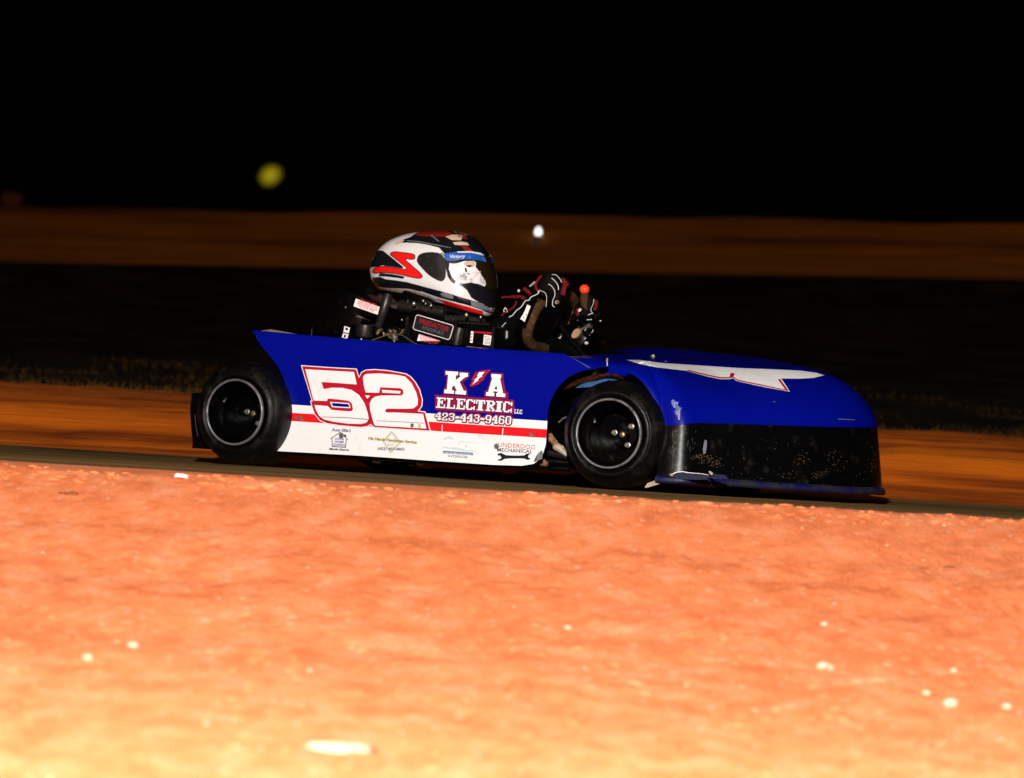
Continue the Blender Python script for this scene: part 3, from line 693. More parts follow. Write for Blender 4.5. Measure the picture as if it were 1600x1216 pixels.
def dens(P, k):
    out = []
    n = len(P)
    for i in range(n - 1):
        p0, p1, p2, p3 = P[max(0, i - 1)], P[i], P[i + 1], P[min(n - 1, i + 2)]
        for j in range(k):
            t = j / k
            out.append(.5 * ((2 * p1) + (p2 - p0) * t + (2 * p0 - 5 * p1 + 4 * p2 - p3) * t * t + (3 * p1 - p0 - 3 * p2 + p3) * t ** 3))
    out.append(P[-1]); return out
B = dens(B, 4)
X0 = B[0].x
def zh(x, y): return 0.352 + .078 * (y + .455) - .055 * (x - 1.0) - .02 * max(0, x - x_c)
def inner(b):
    fx = max(0, min(1, (b.x - (x_c - .10)) / .30))                # how much the front rolls back
    side_w = .07 + .06 * fx
    tx_ = b.x - (.30 - .14 * max(0, min(1, (b.y + .1) / .4))) * fx - (.02 if fx > 0 else 0)
    sgn = -1 if b.y < 0 else 1
    ty = sgn * max(0, abs(b.y) - side_w * min(1, abs(b.y) / .3))
    return Vector((tx_, ty, 0))
rings = []
NS = 14
for i in range(NS + 1):
    s = (i / NS) ** 1.25
    row = []
    for b in B:
        T = inner(b); x = b.x + (T.x - b.x) * s; y = b.y + (T.y - b.y) * s
        hgt = (1 - (1 - s) ** 2.1) ** .62
        row.append(Vector((x, y, b.z + (zh(x, y) - b.z) * hgt)))
    rings.append(row)
for i in range(1, 6):
    s = i / 5; row = []
    for q, b in zip(rings[NS], B):
        y = q.y * (1 - s) + s * .02; x = q.x * (1 - s) + s * min(q.x, X0 + (q.x - X0) * .96)
        row.append(Vector((x, y, zh(x, y))))
    rings.append(row)
nm = MB(); nb = len(B)
fl = [[j * nb + i, j * nb + i + 1, (j + 1) * nb + i + 1, (j + 1) * nb + i] for j in range(len(rings) - 1) for i in range(nb - 1)]
nm.add([v for r_ in rings for v in r_], fl)
nose = nm.build('nose_cone', M['blue'], car, smooth='all', label='smooth blue nose with a stretched number on top')
bvN = bvh_of(nose)
zD = zoom(1000, 520, 4.0)
w52 = [(-85, 176), (0, 177), (140, 196), (300, 206), (430, 215), (560, 223), (640, 228), (860, 236), (1000, 243), (1100, 256), (1150, 272), (1080, 288), (1000, 293), (880, 292), (895, 312), (935, 374), (780, 346), (620, 312), (600, 306), (580, 290), (560, 296), (500, 296), (420, 280), (290, 244), (100, 222), (0, 202)]
decal('number_border', tri2d([zD(w52)]), bvN, M['white'], nose, .0028, maxe=1.1, drop=.12)
for q in ([(300, 240), (420, 270), (500, 286), (556, 286), (556, 293), (500, 293), (420, 277), (290, 244)], [(556, 286), (566, 258), (590, 262), (582, 284), (612, 302), (612, 309), (575, 287), (556, 293)],
          [(612, 302), (780, 336), (905, 363), (922, 371), (780, 343), (612, 309)], [(905, 363), (860, 300), (872, 296), (926, 371)]):
    decal('number_outline', tri2d([zD(q)]), bvN, M['crimson'], nose, .0040, maxe=1.1, drop=.12)
decal('panel_seam', tri2d([[(884, 555), (886, 555), (925.5, 576.6), (924, 577.4)]]), bvN, M['greyprint'], nose, .0009, maxe=3)
for q in ([(1309, 654.5), (1335, 656), (1335, 656.8), (1309, 655.6)], [(1208, 628), (1211, 628), (1211, 629), (1208, 629)]):
    decal('scratch', tri2d([q]), bvN, M['greyprint'], nose, .0012, maxe=3)
def bolt_on(px, py, bv, par, r=.007, nm='bolt'):
    d = rl(px, py).normalized(); h, n, _, _ = bv.ray_cast(CAML, d)
    if h is None: return
    if n.dot(d) > 0: n = -n
    q = n.to_track_quat('Z', 'Y').to_matrix(); b = MB()
    b.lathe([(r * 1.5, 0), (r * 1.5, .0015), (r, .002), (r * .9, .006), (0.0001, .0065)], (0, 0, 0), 'Z', 6, rot=q); return _mv(b, nm, M['steel'], par, h)
bolt_on(1020, 557.5, bvN, nose, .006); bolt_on(949, 563, bvN, nose, .003); bolt_on(949, 569, bvN, nose, .002)
b_ = MB(); p0, p1 = U(948.5, 563, YP - .006), U(948.8, 572, YP - .004); b_.tube([p0, p1], .0022, 8); b_.build('hood_pin', M['steel'], nose, smooth=True)

# --- black lower skirt and the blue flexible lip
def skirt_profile(Bf, z0f, z1f, flare):
    rows_ = []
    for k in range(9):
        t = k / 8; rows_.append([Vector((b.x + flare(t) * b_n.x, b.y + flare(t) * b_n.y, z1f(i) * (1 - t) + z0f(i) * t)) for i, (b, b_n) in enumerate(Bf)])
    return rows_
fr = [b for b in B if b.x >= x_c - .001 or b.y > 0]
i0 = next(i for i, b in enumerate(B) if b.x >= x_c - 1e-6 and b.z < zl + .002)
fr = B[i0:]
nrm_ = []
for i, b in enumerate(fr):
    a = fr[max(0, i - 1)]; c = fr[min(len(fr) - 1, i + 1)]; d = (c - a); n = Vector((d.y, -d.x, 0)).normalized(); nrm_.append(n)
Bf = list(zip(fr, nrm_))
rowsk = skirt_profile(Bf, lambda i: .034, lambda i: Bf[i][0].z + .004, lambda t: -.003 + .026 * t)
nf_ = len(fr); mk = MB()
mk.add([v for r_ in rowsk for v in r_], [[j * nf_ + i, j * nf_ + i + 1, (j + 1) * nf_ + i + 1, (j + 1) * nf_ + i] for j in range(8) for i in range(nf_ - 1)])
skirt = mk.build('front_skirt', M['skirt'], car, smooth='all', label='scuffed black lower front skirt')
bvK = bvh_of(skirt)
lip = MB(); vs = []
lprof = [(.002, .043), (.008, .043), (.014, .037), (.016, .029), (.012, .023), (.004, .022)]
for (o_, z) in lprof:
    for i, (b, n) in enumerate(Bf):
        wob = .0025 * noise.noise(Vector((b.x * 14, b.y * 14, z * 5)))
        vs.append(Vector((b.x + n.x * (o_ + .016), b.y + n.y * (o_ + .016), z - .0 + wob)))
lip.add(vs, [[j * nf_ + i, j * nf_ + i + 1, (j + 1) * nf_ + i + 1, (j + 1) * nf_ + i] for j in range(len(lprof) - 1) for i in range(nf_ - 1)])
lipo = lip.build('nose_lip', M['blueflex'], car, smooth='all', label='bent blue plastic lip under the nose, torn at the corner')
# torn corner of the lip
zE = zoom(1000, 600, 6.755)
def shard(nm, pts, y, m, par, th=.004, lb=None):
    b = MB(); b.plate([U(a, c, y) for a, c in zE(pts)], (0, th, 0)); return b.build(nm, m, par, label=lb)
shard('torn_flap', [(50, 1090), (75, 1050), (140, 1025), (210, 985), (280, 955), (345, 945), (360, 985), (330, 1000), (260, 1025), (180, 1065), (110, 1085), (60, 1098)], -.475, M['cream'], lipo, lb='torn pale flap hanging at the lip corner')
shard('torn_flap', [(345, 945), (375, 930), (450, 922), (500, 935), (560, 940), (650, 948), (715, 960), (745, 975), (700, 1010), (600, 1012), (500, 1010), (400, 1003), (350, 990)], -.478, M['blueflex'], lipo, lb='crumpled blue piece of the lip')
shard('torn_flap', [(730, 985), (745, 950), (722, 925), (738, 920), (775, 950), (890, 962), (935, 1003), (850, 1006), (770, 1000)], -.470, M['blueflex'], lipo)
shard('torn_flap', [(345, 947), (375, 930), (450, 921), (500, 933), (560, 938), (650, 946), (720, 958), (718, 962), (650, 951), (560, 944), (495, 940), (450, 929), (380, 938), (352, 956)], -.483, M['patch'], lipo)
shard('torn_flap', [(722, 925), (738, 918), (770, 945), (760, 962), (742, 955)], -.482, M['cream'], lipo)
# rub marks on the skirt corner
#decal('rub_mark', tri2d([zE([(380, 575), (420, 570), (440, 640), (450, 760), (470, 900), (440, 910), (380, 905), (345, 830), (335, 700), (350, 620)])]), bvK, M['scuff'], skirt, .0010, maxe=2.5)
decal('rub_mark', tri2d([zE([(683, 590), (705, 600), (702, 660), (690, 735), (668, 740), (662, 690), (672, 630)])]), bvK, M['hgrey'], skirt, .0010, maxe=2.5)
def flecks(nm, boxes, m, par, bv, lo=.25, hi=1.1, asp=1.0):
    ps = []
    for (cx, cy, sx, sy, n) in boxes:
        for _ in range(n):
            x = random.gauss(cx, sx); y = random.gauss(cy, sy); r_ = random.uniform(lo, hi) * random.random() ** .5 + .15
            ps.append([(x + r_ * random.uniform(.5, 1.2) * math.cos(t) / asp, y + r_ * asp * random.uniform(.5, 1.2) * math.sin(t)) for t in (0, 1.2, 2.4, 3.7, 5.0)])
    ps = [p for p in ps if all(667 < q[1] < 752 and q[0] > 1042 for q in p)] if par is skirt else ps
    o = decal(nm, tri2d(ps), bv, m, par, .0012, drop=.03); o['kind'] = 'stuff'; return o
flecks('mud_splash', [(1302, 709, 7, 5, 26), (1310, 728, 9, 5, 34), (1253, 719, 7, 5, 34), (1228, 744, 6, 4, 14), (1276, 742, 5, 4, 22), (1368, 720, 7, 14, 34), (1350, 735, 14, 9, 26), (1230, 700, 30, 14, 22), (1150, 728, 50, 10, 16), (1215, 745, 90, 5, 40)], M['splash'], skirt, bvK)
flecks('mud_splash', [(1090, 713, 7, 2.2, 60), (1106, 719, 9, 3.0, 60), (1118, 726, 5, 2.2, 24)], M['muddy'], skirt, bvK, .2, .8)
flecks('rub_mark', [(1053, 700, 2.2, 16, 60), (1063, 705, 2.4, 18, 60), (1058, 728, 6, 5, 40), (1080, 692, 6, 8, 22)], M['scuffline'], skirt, bvK, .35, 1.2, 3.2)
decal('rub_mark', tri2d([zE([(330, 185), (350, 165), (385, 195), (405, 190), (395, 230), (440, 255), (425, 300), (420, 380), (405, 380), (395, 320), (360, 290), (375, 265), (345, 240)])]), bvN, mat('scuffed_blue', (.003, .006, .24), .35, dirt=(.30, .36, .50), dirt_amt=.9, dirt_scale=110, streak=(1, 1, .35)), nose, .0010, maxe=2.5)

# --- other body pieces: far side panel, floor, dash, inner fender
fs_ = MB(); pf = [Vector((p.x, .455, p.z)) for p in poly]; fs_.plate(pf, (0, -.004, 0)); fs_.build('side_panel', M['blue'], car, label='far side panel in plain blue')
fp = MB(); fp.box((.62, 0, .047), (1.30, .80, .006)); fp.build('floor_pan', M['blackmatte'], car)
fr_ = MB()
for yy in (-.34, .34):
    fr_.tube([(-.16, yy, .075), (1.05, yy, .06), (1.35, yy * .7, .06)], .013)
fr_.tube([(.85, -.34, .06), (.85, .34, .06)], .013); fr_.tube([(.2, -.34, .07), (.2, .34, .07)], .013)
fr_.build('frame_rail', M['blackmatte'], car, smooth=True)
lr = MB(); lr.tube([U(436, 707.5, YP + .02), U(560, 715, YP + .02), U(700, 724, YP + .02), U(830, 731, YP + .02), U(890, 735, YP + .03)], .0055, 8); lr.build('lower_rail', M['black'], car, smooth=True)
ifm = MB(); ifm.box((1.12, -.20, .175), (.42, .006, .22)); ifm.box((.91, -.31, .19), (.006, .24, .25)); ifm.build('inner_fender', M['blackmatte'], car)
# the white and blue strip seen above the front tyre (the underside of the far fender)
zF = zoom(840, 560, 5.79)
ar = MB(); ar.plate([U(a, b, -.33) for a, b in zF([(232, 285), (265, 248), (330, 205), (420, 172), (520, 145), (640, 135), (720, 145), (780, 175), (812, 212), (760, 190), (690, 160), (640, 155), (520, 188), (400, 225), (330, 245), (250, 283)])], (0, .02, 0)); ar.build('fender_brace', M['cream'], car)
ar = MB(); ar.plate([U(a, b, -.325) for a, b in zF([(340, 268), (400, 235), (520, 200), (610, 175), (670, 158), (740, 178), (800, 212), (700, 215), (650, 195), (600, 215), (540, 250), (450, 262)])], (0, .02, 0)); ar.build('fender_brace', M['bluepart'], car)
b_ = MB(); q = U(*zF([(520, 142)])[0], -.338); b_.ball(q, .007); b_.build('fender_bolt', M['cream'], car, smooth=True)
# muddy steering links between panel and front wheel
sl = MB()
sl.tube([U(*zF([(100, 705)])[0], -.36), U(*zF([(130, 735)])[0], -.36), U(*zF([(175, 785)])[0], -.36), U(*zF([(205, 810)])[0], -.36)], [.013, .010, .008, .006], 8)
sl.build('tie_rod', M['muddy'], car, smooth=True)
sl = MB(); sl.ball(U(*zF([(180, 805)])[0], -.37), .012, (1.2, 1, .9)); sl.tube([U(*zF([(205, 815)])[0], -.37), U(*zF([(268, 878)])[0], -.37)], [.012, .005], 8); sl.build('ball_joint', M['cream'], car, smooth=True)
sl = MB(); sl.tube([U(*zF([(60, 850)])[0], -.36), U(*zF([(270, 890)])[0], -.36)], .009, 8); sl.tube([U(*zF([(60, 925)])[0], -.40), U(*zF([(380, 950)])[0], -.40)], .0018, 6); sl.build('brake_rod', M['tube'], car, smooth=True)
sl = MB(); sl.tube([U(*zF([(-20, 955)])[0], -.40), U(*zF([(60, 945)])[0], -.40), U(*zF([(90, 960)])[0], -.40)], [.004, .010, .006], 8); sl.build('bracket', M['muddy'], car, smooth=True)
sl = MB(); sl.tube([U(*zF([(190, 580)])[0], -.36), U(*zF([(230, 545)])[0], -.36), U(*zF([(262, 530)])[0], -.36)], .0028, 8); sl.build('brake_line', M['steel'], car, smooth=True)
for (a, b, c, d, mm) in ((583, 721, 594, 722, 'hcream'), (604, 723, 616, 724, 'tube'), (652, 724.5, 661, 725.5, 'hcream'), (640, 726, 648, 727, 'brass'), (540, 714.5, 545, 715, 'steel')):
    g = MB(); g.tube([U(a, b, -.32), U(c, d, -.32)], .0050, 8); g.build('floor_bolt', M[mm], car, smooth=True)

# --- wheels
def tyre_profile(R0, Rr, w):
    h = w / 2
    return [(Rr, -h + .006), (Rr + .004, -h + .001), (Rr + .010, -h - .003), (Rr + .012, -h - .0055), (Rr + .014, -h - .0045), (Rr + .024, -h - .006), (R0 - .028, -h - .0035), (R0 - .0265, -h - .0055), (R0 - .025, -h - .002), (R0 - .016, -h + .004), (R0 - .007, -h + .016), (R0 - .0015, -h + .032), (R0, -h + .055),
            (R0, h - .055), (R0 - .0015, h - .032), (R0 - .007, h - .016), (R0 - .016, h - .004), (R0 - .028, h + .004), (Rr + .012, h + .004), (Rr, h - .006)]
def wheel(cx, yface, R0, Rr, w, sgn, steer, lb):
    """yface: y of the outer rim face; sgn -1 = near side"""
    c = Vector((cx, yface - sgn * w / 2, R0))
    hub = MB()
    disc_y = sgn * (w / 2 - .135)
    hub.lathe([(Rr - .012, disc_y), (.040, disc_y + sgn * .002), (.040, disc_y + sgn * .004), (.034, disc_y + sgn * .014), (.016, disc_y + sgn * .016), (.015, disc_y + sgn * .030), (0.0001, disc_y + sgn * .031)], n=40)
    root = hub.build('wheel', M['rimblack'], car, smooth=True, label=lb); root.location = c; root.rotation_euler = (0, 0, steer)
    ty = MB(); pr = tyre_profile(R0, Rr + .004, w - .02)
    ty.lathe(pr, n=96)
    # slight stagger of knobs and cords at the shoulder
    t_ = ty.build('tyre', M['rubber'], root, smooth='all')
    rim = MB(); h = w / 2
    rim.lathe([(Rr - .004, sgn * h * .99), (Rr - .008, sgn * (h - .012)), (Rr - .014, sgn * (h - .03)), (Rr - .016, sgn * (h - .09)), (Rr - .012, disc_y), (Rr - .014, -sgn * h * .7)], n=72)
    rim.build('rim', M['rimblack'], root, smooth=True)
    lp = MB(); lp.lathe([(Rr - .0045, sgn * (h - .006)), (Rr - .0035, sgn * (h + .001)), (Rr - .0005, sgn * (h + .0035)), (Rr + .0025, sgn * (h + .001)), (Rr + .003, sgn * (h - .006))], n=96)
    lp.build('rim_lip', M['rimlip'], root, smooth='all')
    for k in range(3):
        a = math.pi * 2 * k / 3 + .9
        ln = MB(); q = Vector((.030 * math.cos(a), disc_y + sgn * .016, .030 * math.sin(a)))
        ln.lathe([(.0085, 0), (.0085, sgn * .002), (.0062, sgn * .003), (.0058, sgn * .010), (.003, sgn * .010), (.0028, sgn * .013), (0.0001, sgn * .013)], (0, 0, 0), n=6)
        o = ln.build('lug_nut', M['steel'], root, smooth=True); o.location = q
    cp = MB(); cp.lathe([(.008, 0), (.008, sgn * .004), (.005, sgn * .006), (0.0001, sgn * .006)], (0, disc_y + sgn * .031, 0), n=16); cp.build('hub_cap', M['brass'], root, smooth=True)
    vt = MB(); a = 2.6; vt.tube([((Rr - .02) * math.cos(a), sgn * (h - .05), (Rr - .02) * math.sin(a)), ((Rr - .035) * math.cos(a), sgn * (h - .02), (Rr - .035) * math.sin(a))], .0028, 8); vt.build('valve_stem', M['steel'], root, smooth=True)
    return root
wr_ = wheel(0.0, -.53, .149, .0930, .205, -1, 0, 'near rear wheel')
hF = U(948, 680, -.515)
wf_ = wheel(hF.x, -.515, .147, .0930, .165, -1, R(3), 'near front wheel')
wheel(0.0, .50, .140, .0900, .19, 1, 0, 'far rear wheel')
wheel(hF.x, .50, .140, .0900, .15, 1, R(3), 'far front wheel')
# raised size block and lettering on the front tyre's sidewall
ax = MB(); ax.tube([(0, -.42, .149), (0, .42, .142)], .016, 16); ax.build('axle', M['blackmatte'], car, smooth=True)
bd = MB(); bd.lathe([(.02, -.003), (.075, -.003), (.075, .003), (.02, .003)], (0, .12, .147), 'Y', 32, closed=True); bd.build('brake_disc', M['steel'], car, smooth=True)
# rear bumper: black upright plates behind the rear wheel
rb = MB()
p1 = [(299, 616), (306, 613), (322, 613), (330, 640), (330, 690), (322, 702), (300, 700), (303, 680), (299, 650)]
rb.plate([U(a, b, -.42) + Vector((0, 0, 0)) for a, b in p1], (0, .02, 0))
q = [U(a, b, -.40) for a, b in ((306, 615), (303, 640), (305, 670), (308, 700))]
rb.tube([v + Vector((0, k * .0, 0)) for k, v in enumerate(q)], .012, 10)
q0 = U(306, 690, -.40); rb.tube([q0, q0 + Vector((0, .80, 0))], .012, 10); rb.tube([q0 + Vector((0, 0, .1)), q0 + Vector((0, .80, .1))], .012, 10)
q0 = U(306, 690, -.30); rb.tube([q0, (0.02, -.30, .08)], .011, 8); rb.tube([q0 + Vector((0, .62, 0)), (0.02, .32, .08)], .011, 8)
rbo = rb.build('rear_bumper', M['black'], car, smooth=True)
g = MB(); g.tube([U(304, 648, -.44), U(306, 665, -.44), U(309, 682, -.44)], .0012, 6); g.build('bumper_edge', M['tube'], rbo, smooth=True)
g = MB(); g.tube([U(302, 613.5, -.44), U(322, 613.8, -.44)], .0012, 6); g.build('bumper_edge', M['tube'], rbo, smooth=True)

# --- seat
st = MB()
sx = []
prof = [(-.01, .40), (-.02, .34), (-.01, .25), (.04, .15), (.12, .10), (.25, .085), (.42, .10), (.52, .14)]
NYs = 12; vs = []
for (x, z) in prof:
    for k in range(NYs + 1):
        t = -1 + 2 * k / NYs; vs.append((x + .06 * t * t, t * .20, z + .06 * t ** 4))
st.add(vs, [[j * (NYs + 1) + k, j * (NYs + 1) + k + 1, (j + 1) * (NYs + 1) + k + 1, (j + 1) * (NYs + 1) + k] for j in range(len(prof) - 1) for k in range(NYs)])
so_ = st.build('seat', M['black'], car, smooth='all'); md = so_.modifiers.new('thickness', 'SOLIDIFY'); md.thickness = .006
# pale curved strap that rises by the cockpit's edge
zG = zoom(520, 340, 5.528)
b_ = MB(); b_.plate([U(a, b, -.30) for a, b in zG([(1395, 1140), (1400, 1105), (1440, 1055), (1470, 1010), (1488, 965), (1505, 985), (1505, 1035), (1480, 1070), (1440, 1100), (1405, 1142)])], (0, .006, 0)); b_.build('seat_strap', M['greyprint'] and M['hgrey'] and mat('pale_strap', (.42, .40, .42), .5), car)

# ------------------------------------------------------------------ engine (one part with its pieces)
YE = -.345
zH = zoom(530, 440, 5.926)
tilt = Matrix.Rotation(R(17), 3, 'Y')
def EP(a, b, y=YE): return U(*zH([(a, b)])[0], y)
eb = MB()
# crankcase and cooling shroud
c0 = EP(640, 470, -.24); eb.box(c0 + Vector((0, 0, -.03)), (.16, .20, .18), tilt, bev=.02)
eng = eb.build('engine', M['black'], car, smooth=True, label='black single cylinder engine with stickers')
# fuel tank
tk = MB(); cx_ = EP(215, 320, -.24); tk.box(cx_, (.135, .22, .145), tilt, bev=.032); tank = tk.build('fuel_tank', M['black'], eng, smooth=True)
fc = MB(); fc.lathe([(.024, 0), (.025, .004), (.025, .014), (.018, .018), (0.0001, .018)], cx_ + tilt @ Vector((0, 0, .072)), 'Z', 20, rot=tilt); fc.build('fuel_cap', M['blackmatte'], eng, smooth=True)
# air cleaner housing behind the name plate
def quad_box(nm, pts, y, dep, m, par, bev=.006):
    P = [EP(a, b, y) for a, b in pts]; b = MB(); b.plate(P, (0, dep, 0)); o = b.build(nm, m, par)
    md = o.modifiers.new('bevel', 'BEVEL'); md.width = bev; md.segments = 3; md.limit_method = 'ANGLE'; return o
ac = quad_box('air_cleaner', [(640, 300), (700, 255), (1090, 385), (1075, 560), (1020, 600), (680, 560), (640, 470)], -.372, .13, M['black'], eng)
bx = quad_box('recoil_housing', [(1130, 380), (1440, 410), (1430, 640), (1110, 600)], -.372, .12, M['black'], eng)
bvE = bvh_of(ac, bx)
b2 = MB(); b2.plate([EP(a, b, -.372) for a, b in ((120, 140), (400, 215), (370, 330), (110, 300))], (0, .02, 0)); lb_ = b2.build('label_plate', M['black'], eng)
bvT = bvh_of(lb_, tank, eng)
b3 = MB(); b3.plate([EP(a, b, -.372) for a, b in ((30, 405), (120, 405), (90, 560), (0, 560))], (0, .02, 0)); lb2 = b3.build('bracket', M['blackmatte'], eng); bvB = bvh_of(lb2)
# name plate
fr0 = smooth_poly(zH([(725, 305), (1065, 410), (1020, 542), (682, 440)]), 2)
pl = [(728, 306), (1050, 402), (1062, 420), (1028, 530), (1010, 541), (695, 447), (683, 430), (710, 318)]
decal('name_plate', tri2d([zH(pl)]), bvE, M['labelwhite'], eng, .0008)
decal('name_plate', tri2d([zH(inflate(pl, -6))]), bvE, M['blackprint'], eng, .0014)
RT = Vector((340, 105)).normalized()
def etx(s, x, y, size, width, m, bv=bvE, slope=.30, bold=.01, off=.0020):
    q = zH([(x, y)])[0]; return decal('lettering', text2d(s, q, (1, slope), (slope, -1), size, width, bold, 0, 'CENTER'), bv, m, eng, off)
etx('PREDATOR', 878, 425, 10.0, 48, M['darkred'], bold=.03)
etx('ENGINES', 868, 468, 7.5, 34, M['greyprint'], bold=-.01)
decal('warning_label', tri2d([zH([(740, 488), (938, 552), (922, 612), (722, 550)])]), bvE, M['labelwhite'], eng, .0008)
for i, s in enumerate(('IF ENGINE STOPS', 'OR WILL NOT START', 'CHECK OIL LEVEL')):
    etx(s, 838 - i * 5, 533 + i * 19, 4.4, 30 if i < 2 else 26, M['labelred'])
decal('warning_label', tri2d([zH([(155, 158), (385, 238), (364, 310), (134, 230)])]), bvT, M['labelwhite'], eng, .0008)
for i, s in enumerate(('DO NOT FILL TANK', 'WHILE ENGINE IS HOT', 'OR RUNNING. ALLOW', 'TO COOL FIRST')):
    etx(s, 272 - i * 6, 203 + i * 19.5, 4.4, (26, 34, 33, 26)[i], M['labelred'], bv=bvT, slope=.33)
decal('shiny_strip', tri2d([zH([(148, 305), (175, 305), (270, 355), (275, 365), (180, 335), (150, 322)])]), bvT, M['piping'], eng, .001)
decal('small_label', tri2d([zH([(50, 412), (102, 428), (92, 470), (76, 530), (25, 518), (38, 478)])]), bvB, M['labelwhite'], eng, .0008)
for q in ([(62, 425), (84, 432), (80, 455), (58, 448)], [(42, 468), (88, 478), (86, 488), (40, 478)], [(48, 492), (66, 496), (62, 520), (42, 516)]):
    decal('small_label', tri2d([zH(q)]), bvB, M['blackprint'], eng, .0014)
for q in ([(1222, 460), (1246, 462), (1236, 570), (1212, 566)], [(1342, 492), (1412, 502), (1400, 592), (1334, 584)]):
    decal('data_label', tri2d([zH(q)]), bvE, M['patch'], eng, .0009)
decal('data_label', tri2d([zH([(1250, 462), (1412, 470), (1412, 488), (1250, 474)])]), bvE, M['crimson'], eng, .0009)
for i in range(6):
    decal('data_label', tri2d([zH([(1346, 506 + i * 13), (1402 + (i % 3) * 3 - 4, 513 + i * 13), (1401 + (i % 3) * 3 - 4, 517 + i * 13), (1345, 510 + i * 13)])]), bvE, M['blackprint'], eng, .0014)
for i in range(3):
    decal('data_label', tri2d([zH([(1222 - i * 2, 482 + i * 28), (1238 - i * 2, 485 + i * 28), (1236 - i * 2, 493 + i * 28), (1220 - i * 2, 490 + i * 28)])]), bvE, M['blackprint'], eng, .0014)
decal('data_label', tri2d([zH([(1180, 598), (1420, 625), (1420, 630), (1180, 604)])]), bvE, M['muddy'], eng, .0009)
# hoses and tubes
t1_ = MB(); t1_.tube([EP(452, 130, -.36), EP(430, 200, -.37), EP(400, 300, -.37), EP(368, 420, -.36)], [.014, .014, .013, .011], 14); t1_.build('intake_hose', M['tube'], eng, smooth=True)
t1_ = MB(); t1_.tube([EP(1118, 430, -.378), EP(1100, 500, -.38), EP(1085, 585, -.378)], [.014, .015, .014], 14); t1_.build('dipstick_tube', M['tube'], eng, smooth=True)
t1_ = MB(); t1_.lathe([(.022, 0), (.024, .004), (.024, .035), (.018, .038), (0.0001, .038)], EP(235, 520, -.36) , 'Z', 20); t1_.build('fuel_filter', M['tube'], eng, smooth=True)
t1_ = MB(); t1_.tube([EP(640, 170, -.34), EP(625, 210, -.34), EP(590, 240, -.34)], .004, 8); t1_.build('hose', M['tube'], eng, smooth=True)
t1_ = MB(); t1_.tube([EP(360, 410, -.36), EP(300, 405, -.36), EP(230, 440, -.36)], .003, 8); t1_.build('hose', M['tube'], eng, smooth=True)
# carburettor: stacked castings, linkage, springs
cb = MB(); rnd = random.Random(4)
for k in range(30):
    a = rnd.uniform(320, 580); b = rnd.uniform(445, 500); y = rnd.uniform(-.37, -.34)
    if k % 3 == 0: cb.lathe([(.0005, -.007), (.005, -.007), (.0065, -.004), (.0065, .005), (.0005, .005)], EP(a, b, y), rnd.choice('XYZ'), 10, m=k % 2)
    elif k % 3 == 1: cb.box(EP(a, b, y), (rnd.uniform(.006, .018), .02, rnd.uniform(.004, .012)), Matrix.Rotation(rnd.uniform(-1, 1), 3, 'Y'), bev=.001, m=k % 2)
    else: cb.tube([EP(a, b, y - .01), EP(a + rnd.uniform(-50, 50), b + rnd.uniform(-25, 25), y - .01)], .0025, 6)
cb.build('carburettor', [M['brass'], M['black']], eng, smooth=True)
ck = MB(); ck.tube([EP(300, 545, -.385), EP(440, 495, -.385), EP(500, 480, -.385), EP(590, 500, -.385), EP(680, 560, -.385), EP(740, 590, -.385)], .0014, 6); ck.build('throttle_cable', M['steel'], eng, smooth=True)
tr_ = MB(); tr_.add([EP(490, 500, -.39), EP(545, 505, -.39), EP(505, 560, -.39)], [[0, 1, 2]]); tr_.tube([EP(505, 490, -.392), EP(508, 560, -.392)], .003, 6); tr_.tube([EP(470, 520, -.392), EP(545, 540, -.392)], .003, 6); tr_.build('linkage', M['steel'], eng, fixn=False)
for a, b, r_ in ((692, 205, .006), (778, 180, .004), (850, 222, .004), (580, 355, .003), (205, 537, .004), (1178, 310, .006), (800, 205, .003), (1310, 330, .004), (60, 240, .003)):
    k = MB(); k.ball(EP(a, b, -.375), r_, (1, 1, 1.2)); k.build('engine_bolt', M['steel'], eng, smooth='all')
ex = MB(); ex.tube([EP(880, 330, -.32), EP(1050, 345, -.32), EP(1200, 350, -.32), EP(1350, 375, -.32)], .009, 10); ex.tube([EP(1050, 380, -.345), EP(1250, 392, -.345), EP(1400, 400, -.345)], .003, 8)
ex.tube([EP(560, 220, -.33), EP(800, 260, -.33), EP(980, 290, -.33)], [.016, .02, .014], 12); ex.build('exhaust_pipe', M['tube'], eng, smooth=True)
vc = MB(); vc.box(EP(760, 225, -.28), (.11, .09, .06), tilt, bev=.012); vc.build('valve_cover', M['black'], eng, smooth=True)
for k in range(6):
    f_ = MB(); f_.box(EP(560, 250 + k * 26, -.30), (.09, .12, .0028), tilt); f_.build('cooling_fin', M['black'], eng)

# --- steering wheel, dash hoop and column
sw_c = U(862, 502, -.02); nW = Vector((-.93, .0, .36)).normalized()
_e1 = Vector((0, 1, 0)); _e2 = nW.cross(_e1).normalized(); qs = Matrix((_e2, _e1, nW)).transposed()   # x = up the wheel, y = across
swm = MB(); ring = []
for k in range(48):
    a = 2 * math.pi * k / 48; ring.append(sw_c + qs @ Vector((.085 * math.copysign(abs(math.cos(a)) ** .8, math.cos(a)), 0.130 * math.copysign(abs(math.sin(a)) ** .8, math.sin(a)), 0)))
swm.tube(ring, .0165, 14, close=True); swo = swm.build('steering_wheel', M['suede'], car, smooth='all', label='worn brown suede steering wheel')
sp_ = MB()
for a in (0.2, 2.3, 4.4): sp_.tube([sw_c + qs @ Vector((.078 * math.cos(a), .115 * math.sin(a), 0)), sw_c - nW * .03], .006, 8)
sp_.lathe([(.03, -.035), (.03, -.02), (.02, -.018), (.0001, -.018)], sw_c, 'Z', 20, rot=qs); sp_.build('spoke', M['blackmatte'], swo, smooth=True)
